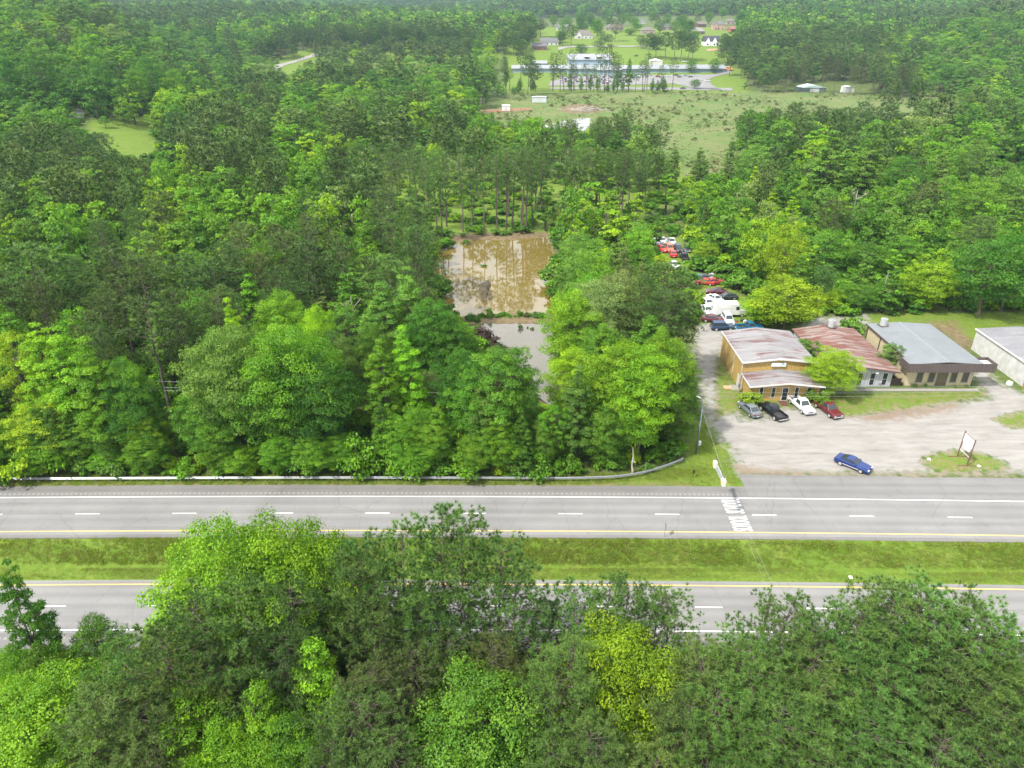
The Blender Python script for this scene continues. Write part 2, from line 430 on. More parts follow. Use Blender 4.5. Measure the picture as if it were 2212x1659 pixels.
PRO['shrub'] = [two('shrub', shrub(360+i, 16, 1700, .3), M_LEAF, BARK)+(3, 4) for i in range(5)]
# ------------------------------------------------------------------ ground, roads, water
# cover masks: regions of the ground in photo pixels laid on the ground plane
GRAVEL = [P([(1592, 1026), (1568, 940), (1555, 905), (1640, 905), (1670, 880), (1800, 880), (1850, 885), (1900, 880), (2070, 868), (2140, 860), (2115, 830), (2095, 795), (2130, 800), (2160, 830), (2260, 870), (2400, 900), (2400, 1024)]),
          P([(1525, 905), (1508, 800), (1500, 745), (1508, 700), (1570, 700), (1566, 755), (1556, 790), (1562, 850), (1600, 900), (1640, 960), (1560, 960)]),
          P([(1745, 690), (1870, 680), (1880, 700), (1740, 712)])]
LAWN = [P([(1490, 1052), (1440, 1046), (1370, 1030), (1480, 1000), (1500, 930), (1525, 890), (1545, 905), (1590, 980), (1596, 1050)]),
        P([(1548, 905), (1545, 800), (1552, 760), (1575, 780), (1600, 850), (1760, 860), (2120, 840), (2130, 856), (1990, 880), (1900, 892), (1800, 905), (1780, 880), (1600, 885)]),
        P([(1740, 694), (1890, 678), (2330, 674), (2500, 740), (2400, 880), (2230, 860), (2110, 740), (2040, 705), (1900, 700)]),
        P([(1985, 1000), (2010, 980), (2060, 972), (2120, 978), (2165, 994), (2180, 1010), (2150, 1020), (2030, 1022)]),
        P([(2140, 905), (2200, 888), (2330, 895), (2330, 925), (2180, 925)]),
        P([(1408, 515), (1492, 512), (1500, 585), (1540, 600), (1640, 660), (1620, 715), (1530, 715), (1500, 620), (1440, 590)]),
        P([(200, 345), (190, 262), (338, 255), (340, 335), (285, 350)]), P([(560, 165), (580, 130), (700, 100), (1090, 112), (1080, 135), (760, 140), (620, 165)]),
        P([(1100, 60), (1600, 60), (1620, 200), (1080, 200)]), P([(2120, 335), (2260, 322), (2290, 360), (2140, 352)]),
        P([(820, 502), (1212, 502), (1380, 470), (1480, 420), (1470, 345), (1250, 380), (830, 370)]),
        P([(1290, 545), (1340, 520), (1350, 560), (1310, 575)])]
FIELD = [P([(1060, 246), (1110, 205), (1420, 198), (1700, 198), (2150, 212), (2150, 246), (1700, 240), (1600, 246), (1590, 380), (1520, 400), (1450, 400), (1380, 300), (1080, 280)])]
DIRT = [P([(940, 512), (1030, 502), (1190, 501), (1215, 510), (1190, 518), (940, 530)]), P([(1032, 690), (1060, 680), (1190, 680), (1192, 697), (1020, 702)]),
        P([(1200, 236), (1240, 224), (1295, 226), (1295, 244), (1230, 246)]),
        P([(1985, 693), (2070, 690), (2110, 745), (2080, 770), (2040, 720)]), P([(2030, 1008), (2090, 1004), (2140, 1012), (2100, 1020), (2040, 1022)]),
        P([(1840, 905), (1900, 885), (1990, 876), (2080, 868), (2060, 890), (1900, 915)]), P([(1570, 1000), (1650, 1012), (1800, 1022), (2200, 1022), (2200, 1030), (1600, 1030)])]
xs = np.unique(np.concatenate([np.arange(-85, 118, .7), np.arange(119, 380, 5.), np.arange(-380, -86, 5.), np.geomspace(385, 5200, 45), -np.geomspace(385, 5200, 45)]))
ys = np.unique(np.concatenate([np.arange(20, 210, .7), np.arange(211, 1080, 5.), np.geomspace(1085, 7200, 70), [-300, -150, -60, 0, 10]]))
GX, GY = np.meshgrid(xs, ys)
GZ = gh(GX, GY)
pond_d = sdf(GX, GY, POND)
GZ = GZ-np.clip(pond_d*.5+.55, 0, 1.2)*(pond_d > -6)
DAM = P([(1000, 698), (1008, 681), (1060, 677), (1110, 674), (1150, 677), (1198, 676), (1200, 689), (1150, 692), (1100, 693), (1050, 692)])
dam_d = sdf(GX, GY, DAM); GZ = np.where(dam_d > -.8, np.maximum(GZ, -.42+np.clip((dam_d+.5)*.5, -.3, .3)+.16*np.sin(GX*1.7)*np.sin(GX*.6+GY)), GZ)
sg = lambda polys: np.max([sdf(GX, GY, p) for p in polys], 0)
fld = np.clip(sg(FIELD)/12*.5+.5, 0, 1)
A = np.stack([np.clip(sg(GRAVEL)/3*.5+.5, 0, 1), np.clip(sg(LAWN)/3*.5+.5, 0, 1), np.clip(sg(DIRT)/3*.5+.5, 0, 1), fld], -1)
ss = GY-curve(GX)
isl2 = np.clip(sg([LAWN[1], LAWN[3], LAWN[4]])/3*.5+.5, 0, 1); A[..., 2] = np.where(isl2 > .45, np.maximum(A[..., 2], .5), A[..., 2])
isl = np.clip(sg([LAWN[1], LAWN[3], LAWN[4]])/3*.5+.5, 0, 1); A[..., 0] = np.where(isl > .42, np.minimum(A[..., 0], 1-isl), A[..., 0])
A[..., 1] = np.where((ss > 62) & (ss < 69), 1, A[..., 1])
A[..., 1] = np.where((ss > 77) & (ss < 80.2) | (ss > 50) & (ss < 52), np.maximum(A[..., 1], .62), A[..., 1])
A[..., 2] = np.where((ss > 78) & (ss < 79.2) & (GX < 25), .55, A[..., 2])
A[..., 2] = np.maximum(A[..., 2], np.clip((pond_d+2.2)/3, 0, .75)*(pond_d > -2.2))
ny, nx = GX.shape
ii, jj = np.meshgrid(np.arange(ny-1), np.arange(nx-1), indexing='ij')
gq = np.stack([ii*nx+jj, ii*nx+jj+1, (ii+1)*nx+jj+1, (ii+1)*nx+jj], -1).reshape(-1, 4)
m, n, l, b = mat('ground_cover')
v = mapping(n, l, (1, 1, 1))
at = n.new('ShaderNodeAttribute'); at.attribute_name = 'cover'
sepc = n.new('ShaderNodeSeparateColor'); l.new(at.outputs['Color'], sepc.inputs['Color'])
big = noise(n, l, .045, 5, .6, v); med_ = noise(n, l, .35, 6, .65, v); fine = noise(n, l, 2.4, 5, .7, v); mid2 = noise(n, l, .9, 5, .65, v)
floor = ramp(n, l, med_.outputs['Fac'], [(.3, (.04, .062, .016)), (.5, (.075, .105, .026)), (.72, (.115, .14, .038))]).outputs['Color']
grass = ramp(n, l, med_.outputs['Fac'], [(.28, (.09, .165, .02)), (.48, (.115, .18, .024)), (.64, (.14, .19, .032)), (.82, (.175, .175, .055))]).outputs['Color']
g2 = ramp(n, l, fine.outputs['Fac'], [(.25, .62), (.75, 1.22)]).outputs['Color']
grass = mix(n, l, 1.0, grass, g2, 'MULTIPLY')
fieldc = ramp(n, l, mid2.outputs['Fac'], [(.28, (.055, .12, .022)), (.48, (.10, .15, .038)), (.64, (.16, .16, .07)), (.8, (.22, .18, .11))]).outputs['Color']
f2 = ramp(n, l, big.outputs['Fac'], [(.4, (.065, .13, .026)), (.66, (.18, .155, .08))]).outputs['Color']
fieldc = mix(n, l, .45, fieldc, f2)
dirt = ramp(n, l, mid2.outputs['Fac'], [(.3, (.10, .065, .04)), (.7, (.22, .155, .10))]).outputs['Color']
mg = n.new('ShaderNodeMapping'); mg.inputs['Scale'].default_value = (.25, 1, 1); l.new(v, mg.inputs['Vector'])
trk = noise(n, l, .8, 6, .7, mg.outputs['Vector'], .4)
gravel = ramp(n, l, trk.outputs['Fac'], [(.2, (.16, .148, .133)), (.4, (.238, .225, .208)), (.6, (.292, .279, .26)), (.85, (.34, .328, .31))]).outputs['Color']
peb = noise(n, l, 9, 3, .8, v)
gravel = mix(n, l, 1.0, gravel, ramp(n, l, peb.outputs['Fac'], [(.3, .72), (.7, 1.1)]).outputs['Color'], 'MULTIPLY')
def edge(src, nz, amt, lo, hi):
    s = mth(n, l, 'ADD', src, mth(n, l, 'MULTIPLY', mth(n, l, 'SUBTRACT', nz, .5), amt))
    r = n.new('ShaderNodeMapRange'); r.inputs['From Min'].default_value = lo; r.inputs['From Max'].default_value = hi
    l.new(s, r.inputs['Value']); return r.outputs['Result']
col = mix(n, l, edge(at.outputs['Alpha'], big.outputs['Fac'], .7, .4, .6), floor, fieldc)
col = mix(n, l, edge(sepc.outputs['Green'], mid2.outputs['Fac'], .9, .38, .62), col, grass)
col = mix(n, l, edge(sepc.outputs['Red'], mid2.outputs['Fac'], 1.3, .32, .70), col, gravel)
col = mix(n, l, mth(n, l, 'MULTIPLY', edge(sepc.outputs['Blue'], mid2.outputs['Fac'], 1.2, .4, .75), .8), col, dirt)
l.new(col, b.inputs['Base Color']); b.inputs['Roughness'].default_value = .95; b.inputs['Specular IOR Level'].default_value = .15
bump(n, l, fine.outputs['Fac'], b, .5, .12)
gme = raw_mesh('ground', np.stack([GX, GY, GZ], -1).reshape(-1, 3), [gq], [m], smooth=True)
ca = gme.color_attributes.new('cover', 'FLOAT_COLOR', 'POINT'); ca.data.foreach_set('color', A.reshape(-1).astype(np.float32))
structure(link('ground', gme))

def asphalt(name, lo, hi, warm=(1, .985, .965)):
    m, n, l, b = mat(name)
    v = mapping(n, l, (1, 1, 1)); ms = mapping(n, l, (.012, 1.0, 1)); mj = mapping(n, l, (1, .05, 1))
    f = noise(n, l, 14, 4, .7, v); s = noise(n, l, 1.15, 5, .6, ms); w = noise(n, l, .12, 4, .6, v); st = noise(n, l, .8, 5, .7, v)
    c = ramp(n, l, s.outputs['Fac'], [(.3, tuple(lo*k for k in warm)), (.68, tuple(hi*k for k in warm))]).outputs['Color']
    c = mix(n, l, 1.0, c, ramp(n, l, w.outputs['Fac'], [(.3, .88), (.7, 1.1)]).outputs['Color'], 'MULTIPLY')
    c = mix(n, l, 1.0, c, ramp(n, l, f.outputs['Fac'], [(.3, .9), (.7, 1.08)]).outputs['Color'], 'MULTIPLY')
    c = mix(n, l, 1.0, c, ramp(n, l, st.outputs['Fac'], [(.28, .82), (.42, 1.0)]).outputs['Color'], 'MULTIPLY')
    ac = n.new('ShaderNodeAttribute'); ac.attribute_name = 'across'
    wv = mth(n, l, 'SINE', mth(n, l, 'MULTIPLY', mth(n, l, 'SUBTRACT', ac.outputs['Fac'], 68.69 if lo > .16 else 68.2), 6.2832/1.715))
    wr_ = mth(n, l, 'ADD', mth(n, l, 'MULTIPLY', wv, .5), mth(n, l, 'MULTIPLY', mth(n, l, 'SUBTRACT', s.outputs['Fac'], .5), 1.6))
    c = mix(n, l, 1.0, c, ramp(n, l, mth(n, l, 'ADD', mth(n, l, 'MULTIPLY', wr_, .5), .5), [(.2, 1.05), (.8, .9)]).outputs['Color'], 'MULTIPLY')
    # transverse and wandering cracks
    dn = noise(n, l, .35, 4, .6, v)
    dv = n.new('ShaderNodeMixRGB'); dv.blend_type = 'ADD'; dv.inputs['Fac'].default_value = 1.4; l.new(v, dv.inputs['Color1']); l.new(dn.outputs['Color'], dv.inputs['Color2'])
    mp2 = n.new('ShaderNodeMapping'); mp2.inputs['Scale'].default_value = (.16, .045, .1); l.new(dv.outputs['Color'], mp2.inputs['Vector'])
    vo = n.new('ShaderNodeTexVoronoi'); vo.feature = 'DISTANCE_TO_EDGE'; vo.inputs['Scale'].default_value = 1.0; l.new(mp2.outputs['Vector'], vo.inputs['Vector'])
    c = mix(n, l, 1.0, c, ramp(n, l, vo.outputs['Distance'], [(.0, .86), (.003, .88), (.006, 1.0)]).outputs['Color'], 'MULTIPLY')
    l.new(c, b.inputs['Base Color']); b.inputs['Roughness'].default_value = .88; b.inputs['Specular IOR Level'].default_value = .25
    bump(n, l, f.outputs['Fac'], b, .2, .01)
    return m
ASP = asphalt('asphalt', .172, .215); ASP2 = asphalt('asphalt_shoulder', .135, .18, (1, .97, .93)); ASP3 = asphalt('asphalt_apron', .15, .195, (1, .98, .95))
def strip(name, s0, s1, z, m, x0=-329, x1=331, parent=None, thick=None, step=3.0, wob=0):
    X = np.arange(x0, x1+.01, step) if x1-x0 > step*2 else np.linspace(x0, x1, 4)
    c = curve(X); wn_ = (np.sin(X*1.7)+np.sin(X*.63+1)+np.sin(X*4.1))*wob
    zz = np.full(len(X), z)
    rows = [np.stack([X, s0+c, zz], 1), np.stack([X, s1+c+wn_, zz], 1)]
    if thick: rows = [np.stack([X, s0+c-.02, zz-thick], 1)]+rows+[np.stack([X, s1+c+wn_+.02, zz-thick], 1)]
    V = np.concatenate(rows); n_ = len(X); k = np.arange(n_-1)
    Q = np.concatenate([np.stack([r*n_+k, r*n_+k+1, (r+1)*n_+k+1, (r+1)*n_+k], 1) for r in range(len(rows)-1)])
    me = raw_mesh(name, V, [Q], [m]); a = me.attributes.new('across', 'FLOAT', 'POINT'); a.data.foreach_set('value', (V[:, 1]-curve(V[:, 0])).astype(np.float32))
    return link(name, me, parent)
def road_paint(name, c, wear=.35):
    m, n, l, b = mat(name); v = mapping(n, l, (1, 1, 1)); f = noise(n, l, 5, 6, .75, v); g = noise(n, l, .5, 3, .6, v)
    r = ramp(n, l, f.outputs['Fac'], [(.28, tuple(x*(1-wear) for x in c)), (.5, c)])
    cc = mix(n, l, 1.0, r.outputs['Color'], ramp(n, l, g.outputs['Fac'], [(.3, .86), (.6, 1.0)]).outputs['Color'], 'MULTIPLY')
    l.new(cc, b.inputs['Base Color']); b.inputs['Roughness'].default_value = .6
    return m
WHITE, YEL = road_paint('white_paint', (.82, .82, .8)), road_paint('yellow_paint', (.78, .50, .13))
up = structure(strip('upper_carriageway', 68.0, 75.9, .045, ASP, thick=.12))
structure(strip('upper_shoulder', 75.9, 78.15, .04, ASP2, x1=31, thick=.12, wob=.03))
structure(strip('upper_inner_shoulder', 67.45, 68.0, .04, ASP2, thick=.12, wob=-.0))
structure(strip('turning_apron', 75.9, 80.9, .04, ASP3, x0=31, x1=199, thick=.1, wob=.06))
low = structure(strip('lower_carriageway', 55.0, 63.0, LOWZ+.045, ASP, thick=.12))
structure(strip('lower_shoulder', 52.4, 55.0, LOWZ+.04, ASP2, thick=.12))
strip('edge_line', 75.53, 75.67, .049, WHITE, parent=up); strip('edge_line', 68.62, 68.76, .049, YEL, parent=up)
strip('edge_line', 55.35, 55.49, LOWZ+.049, WHITE, parent=low); strip('edge_line', 62.2, 62.36, LOWZ+.049, YEL, parent=low)
def dashes(parent, s, z, x0, m, nn=24):
    V, Q = [], []
    for k in range(-nn, nn):
        xa = x0+k*12.19; X = np.array([xa, xa+3.05]); c = curve(X)
        V += [(X[0], s-.065+c[0], z), (X[1], s-.065+c[1], z), (X[1], s+.065+c[1], z), (X[0], s+.065+c[0], z)]; Q.append([len(V)-4+i for i in range(4)])
    link('dashed_line', raw_mesh('dashed_line', np.array(V), [np.array(Q)], [m]), parent)
dashes(up, 72.1, .049, un(1206, 1109)[0], WHITE); dashes(low, 58.9, LOWZ+.049, un(1500, 1308, LOWZ)[0], WHITE)
# rumble strips: rows of small milled grooves, and the joint between the lanes
GRV = plain('milled_groove', (.24, .235, .225), .9); SEAM = plain('tarred_seam', (.12, .115, .11), .7)
def rumble(s, z, xa, xb):
    V, Q = [], []
    for x in np.arange(xa, xb, .62):
        c = float(curve(x)); w = .17
        V += [(x, s-w+c, z), (x+.22, s-w+c, z), (x+.22, s+w+c, z), (x, s+w+c, z)]; Q.append([len(V)-4+i for i in range(4)])
    link('rumble_strip', raw_mesh('rumble_strip', np.array(V), [np.array(Q)], [GRV]), up if z > -1 else low)
rumble(76.35, .0445, -120, 29); rumble(54.3, LOWZ+.0445, -120, 120)
strip('lane_joint', 72.19, 72.23, .0485, SEAM, parent=up); strip('lane_joint', 58.99, 59.03, LOWZ+.0485, SEAM, parent=low)
# SCHOOL SCHOOL lettering: read by traffic running towards -X
for s0 in (68.95, 72.45):
    cu = bpy.data.curves.new('lettering', 'FONT'); cu.body = 'SCHOOL'; cu.size = 1; cu.offset = .0
    to = bpy.data.objects.new('lettering', cu); COL.objects.link(to); bpy.context.view_layer.update()
    tm = bpy.data.meshes.new_from_object(to.evaluated_get(bpy.context.evaluated_depsgraph_get()))
    bpy.data.objects.remove(to)
    co = np.array([v_.co[:] for v_ in tm.vertices]); co -= co.min(0); ex = co.max(0)
    tx, ty = co[:, 0]/ex[0], co[:, 1]/ex[1]
    X0 = 29.45
    X = X0-ty*2.35; Y = s0+tx*2.95+curve(X)
    tm.vertices.foreach_set('co', np.stack([X, Y, np.full(len(X), .05)], 1).astype(np.float32).ravel())
    tm.materials.clear(); tm.materials.append(WHITE); tm.flip_normals() if tm.polygons[0].normal.z < 0 else None
    tm.update(); link('lettering', tm, up)
# muddy water
def water(name, deep, shallow):
    m, n, l, b = mat(name); v = mapping(n, l, (1, 1, 1))
    f = noise(n, l, .08, 5, .6, v); g = noise(n, l, .5, 3, .6, v)
    l.new(ramp(n, l, f.outputs['Fac'], [(.32, deep), (.66, shallow)]).outputs['Color'], b.inputs['Base Color'])
    b.inputs['Roughness'].default_value = .035; b.inputs['IOR'].default_value = 1.5; b.inputs['Specular IOR Level'].default_value = 1.0
    bump(n, l, g.outputs['Fac'], b, .03, .02); return m
MUD = water('muddy_water', (.125, .088, .016), (.165, .125, .036)); MUD2 = water('shallow_water', (.10, .09, .06), (.16, .14, .10))
def sheet(name, poly, z, m):
    me = bpy.data.meshes.new(name); bm = bmesh.new()
    f = bm.faces.new([bm.verts.new((x, y, z)) for x, y in poly]); bmesh.ops.triangulate(bm, faces=[f])
    bmesh.ops.recalc_face_normals(bm, faces=bm.faces); bm.to_mesh(me); bm.free()
    if me.polygons[0].normal.z < 0: me.flip_normals()
    me.materials.append(m); return structure(link(name, me))
def grow(poly, k):
    cx = sum(p[0] for p in poly)/len(poly); cy_ = sum(p[1] for p in poly)/len(poly)
    return [(cx+(x-cx)*k, cy_+(y-cy_)*k) for x, y in poly]
POND_A = [p for p in POND if p[1] > un(1100, 690)[1]-.3]
sheet('pond', P([(925, 600), (936, 545), (988, 516), (1040, 511), (1096, 511), (1188, 505), (1204, 560), (1194, 640), (1206, 690), (1014, 692), (980, 674), (955, 640)]), -.42, MUD)
MUD3 = water('grey_shallow_water', (.06, .055, .035), (.10, .088, .06))
sheet('lower_pond', P([(1008, 694), (1206, 692), (1196, 715), (1226, 790), (1240, 850), (1208, 886), (1160, 850), (1128, 796), (1092, 750), (1062, 722), (1030, 715)]), -.44, MUD3)
sheet('small_pond', P([(1172, 272), (1215, 262), (1250, 256), (1275, 255), (1274, 270), (1262, 283), (1190, 286)]), .02, MUD2)
# ------------------------------------------------------------------ woods
TINT = {'l': (.17, .36, .012), 'b': (.128, .305, .012), 'y': (.245, .405, .010), 'g': (.098, .238, .015), 'd': (.058, .175, .011), 'c': (.128, .262, .034), 'w': (.20, .285, .075), 'p': (.060, .124, .024), 'o': (.086, .146, .029), 'n': (.088, .128, .031), 'q': (.078, .162, .029)}
WORD = {'l': 'bright light green', 'b': 'bright fresh green', 'y': 'yellow green', 'g': 'mid green', 'd': 'deep green', 'c': 'cool light green', 'w': 'pale whitish green', 'p': 'dark green', 'o': 'olive green', 'n': 'brownish', 'q': 'rich green'}
# what must stay visible (photo pixels): nothing of the filling trees may stand in front of it
KEEP = [[(938, 548), (1000, 514), (1192, 508), (1198, 690), (1218, 835), (1165, 815), (1122, 745), (1090, 735), (1060, 712), (1005, 690), (958, 650)],
        [(1250, 203), (1420, 200), (1590, 201), (1585, 345), (1520, 375), (1468, 345), (1420, 262), (1300, 236)], [(1590, 200), (2070, 214), (2070, 242), (1590, 236)],
        [(202, 290), (332, 268), (332, 320), (292, 342), (262, 318)], [(160, 240), (205, 236), (205, 262), (165, 264)],
        [(1150, 42), (1300, 36), (1600, 34), (1600, 66), (1565, 118), (1380, 128), (1150, 118)], [(1075, 125), (1570, 120), (1600, 160), (1600, 198), (1190, 198), (1080, 168)],
        [(578, 143), (690, 107), (715, 112), (640, 135), (615, 150)], [(715, 119), (1075, 120), (1075, 129), (790, 133)],
        [(1500, 700), (1560, 640), (1610, 650), (1700, 705), (1890, 680), (2230, 672), (2260, 1040), (1540, 1040), (1525, 900)],
        [(1408, 512), (1494, 510), (1494, 582), (1436, 588)], [(1512, 583), (1556, 588), (1640, 650), (1660, 715), (1525, 715), (1515, 660)],
        [(2130, 330), (2230, 322), (2230, 352), (2150, 345)], [(1178, 255), (1272, 255), (1275, 282), (1185, 285)], [(1040, 215), (1300, 212), (1300, 246), (1060, 244)],
        [(1715, 182), (1880, 182), (1880, 204), (1715, 204)], [(0, 1030), (1380, 1030), (1480, 990), (1500, 900), (1560, 900), (1600, 1400), (0, 1400)],
        [(1262, 1350), (1455, 1350), (1490, 1430), (1400, 1550), (1290, 1540)], [(890, 1450), (1150, 1450), (1165, 1645), (885, 1645)], [(360, 1400), (600, 1440), (640, 1350), (730, 1400), (730, 1645), (360, 1645)], [(0, 1460), (180, 1460), (190, 1645), (0, 1645)]]
GRID = """ggmppgmgpgggggggmppggg
ggggggppppgmmmmmmppggg
dddddggpggggggpppppggg
dddbbgggggggpp---pppgg
ddddppgpppgggmg--ppmgg
pppgppbgppppmmbg-ggmgg
pppbbbgppppmmbbgggbggb
ggbbbbggppmmbbggbgggdg
bgpbbppgpmmm--ggbgbggb
ppppppgppmpp--gmgbgbgg
pppppbpgpg----bbpbgbgg
bppppgbpgbg---bbpggggg
bgpgddbgbgg--bbbgggggg
bggdbbddbgg-ggbbgggggg
bgbddbddbgbgggbbgggggg
bbgddbddbgbgggbbgggggg
bggggggggggggggbgggggg""".split('\n')
def cellkind(px, py):
    r = min(max(int((py)/61.5), 0), len(GRID)-1); c = min(max(int(px/100.5), 0), 21)
    return GRID[r][c]
PREF = {'b': (.05, 'bbbyg'), 'g': (.11, 'gbgbcdwcbg'), 'd': (.08, 'dddgb'), 'm': (.45, 'gbbcgw'), 'p': (.82, 'gbbgc'), '-': (.2, 'gbc')}
TREES = []     # dicts: x y z kind form h w tint (label)
def at_top(tx, ty, H):
    z = 0.0
    for _ in range(12):
        x, y = un(tx, ty, min(z+H, CAMH-3 if ty > 60 else 400)); z2 = float(gh(x, y)); z = z*.4+z2*.6
    return x, y, z
FORM = {'R': 'round', 'T': 'tall', 'S': 'spread', 'O': 'open', 'P': 'pine', 'L': 'slim', 'N': 'thin'}
def hero(txt):
    for row in txt.strip().split('\n'):
        row = row.strip()
        if not row: continue
        f = row.split(None, 6)
        k, tx, ty, H, w, t = f[0], float(f[1]), float(f[2]), float(f[3]), float(f[4]), f[5]
        x, y, z = at_top(tx, ty, H)
        if 76 < y < 100 and x < 27: y = max(y, 80.6+float(curve(x))+.42*w)
        TREES.append(dict(x=x, y=y, z=z, form=FORM[k], h=H, w=w, t=t, label=f[6] if len(f) > 6 else None, hero=True))
def hero_base(txt):
    """base pixel and top pixel row known: bx by ty"""
    for row in txt.strip().split('\n'):
        f = row.split(None, 6); k, bx, by, ty, w, t = f[0], float(f[1]), float(f[2]), float(f[3]), float(f[4]), f[5]
        x, y = un(bx, by); z = 0
        for _ in range(30):
            z = float(gh(x, y)); x2, y2 = un(bx, by, min(z, CAMH-4)); x, y = x*.6+x2*.4, y*.6+y2*.4
        z = float(gh(x, y)); a = PITCH+math.atan((ty-CY)/F)
        H = max(3, CAMH-y*math.tan(a)-z)
        TREES.append(dict(x=x, y=y, z=z, form=FORM[k], h=H, w=w, t=t, label=f[6] if len(f) > 6 else None, hero=True))
# -- the strip of wood on the near side of the road: kind, crown-top pixel, height, width, tint
hero("""
T -22 1192 21 5 d deep green broadleaf cut by the left edge beside the lower road
R 190 1330 12 5.2 g
R 62 1408 13 6.5 g
R 8 1400 13 6 b small mid green broadleaf just over the left end of the near guardrail
R 85 1452 17 11 l bright green rounded broadleaf at the lower left corner
R 20 1480 15 9 l bright green broadleaf leaning into the lower left corner
S 478 1122 21 13 l left half of the wide bright green crown overhanging the median
S 605 1120 22 12 l right half of the wide bright green crown overhanging the median
O 718 1140 21 7.5 l slim loose bright green broadleaf beside the wide crown over the median
O 372 1262 18 10 l low loose bright green broadleaf left under the wide crown over the median
R 700 1250 15 6 g mid green broadleaf tucked beneath the slim tree by the median
P 545 1262 20 9 q
P 440 1285 20 9 p
P 345 1360 19 9 o
P 265 1398 18 8.5 q
P 640 1255 20 8 p
P 745 1225 20 8 q
P 590 1350 18 8 p
P 460 1390 17 8 o
N 815 1172 21 7.5 q
N 872 1150 22 7 q
N 945 1124 23 7.5 q tallest pine of the clump whose top crosses the median
N 1012 1136 23 8 q
N 1065 1180 21 7.5 q
N 1105 1228 19 6.5 p
P 780 1300 18 8 o
N 905 1280 17 6.5 q
T 660 1348 19 7 l bright green pointed sweetgum standing before the dark pines
T 705 1420 16 7 l bright green pointed broadleaf beside the tall sweetgum before the pines
R 400 1478 16 7.5 l bright green sweetgum with several rounded tops near the lower edge
T 545 1458 17 6.5 l bright green slender sweetgum left of the pointed one
R 470 1560 14 7 l low bright green sweetgum cut off by the lower edge
R 620 1530 14 7 b low bright green broadleaf at the foot of the pointed sweetgum
R 1025 1440 17 11.5 g dense glossy mid green dome of leaves among the pines near the lower edge
R 1085 1580 13 7 d deep green leafy broadleaf below the glossy dome
R 940 1540 13 6 g mid green leafy broadleaf left below the glossy dome
R 1340 1342 18 9.5 y glowing yellow green tree among the near pines
R 1448 1408 15 5.5 y smaller glowing yellow green crown right of the bigger one
N 1175 1290 12 4.5 p
N 1248 1268 16 6 q
N 1302 1262 17 6 q
N 1352 1258 17 5.5 q
N 1420 1290 15 5.5 q
N 1465 1280 17 6.5 q
P 1215 1410 18 8 o
P 1190 1450 17 8 q
P 1278 1565 16 7 o
P 1540 1420 17 8 o
P 1690 1290 18 8 q round topped pine whose crown stands out against the lower road
P 1600 1395 18 9 q
P 1660 1420 18 9 q
P 1740 1390 18 9 o
P 1800 1340 18 8 q
P 1862 1320 19 8 q
P 1935 1262 21 9 q tallest of the right hand pines reaching over the lower road
P 2005 1262 21 9 q
P 2075 1290 20 9 q
P 2140 1330 20 9 q
P 2200 1390 19 9 q
P 2040 1400 19 10 o
P 2130 1450 18 10 o
P 1930 1420 18 9 q
P 1800 1490 17 9 q
P 1700 1520 17 9 q
P 1580 1510 17 9 q
P 1495 1510 16 7 o
P 1400 1625 14 7 o
P 1290 1592 15 8 o
P 1200 1600 14 7 q
P 760 1500 16 8 o
P 840 1590 14 7.5 q
P 700 1600 13 7 q
P 300 1520 16 8 o
P 220 1480 17 8.5 o
P 340 1600 14 7.5 n
P 1900 1560 16 9 q
P 1780 1600 15 8 q
P 2150 1540 17 10 q
P 2040 1590 16 9 q
P 1640 1610 14 8 q
P 800 1430 16 7 n
P 860 1400 15 7 n
P 1080 1390 15 7 n
P 980 1380 15 6 o
""")
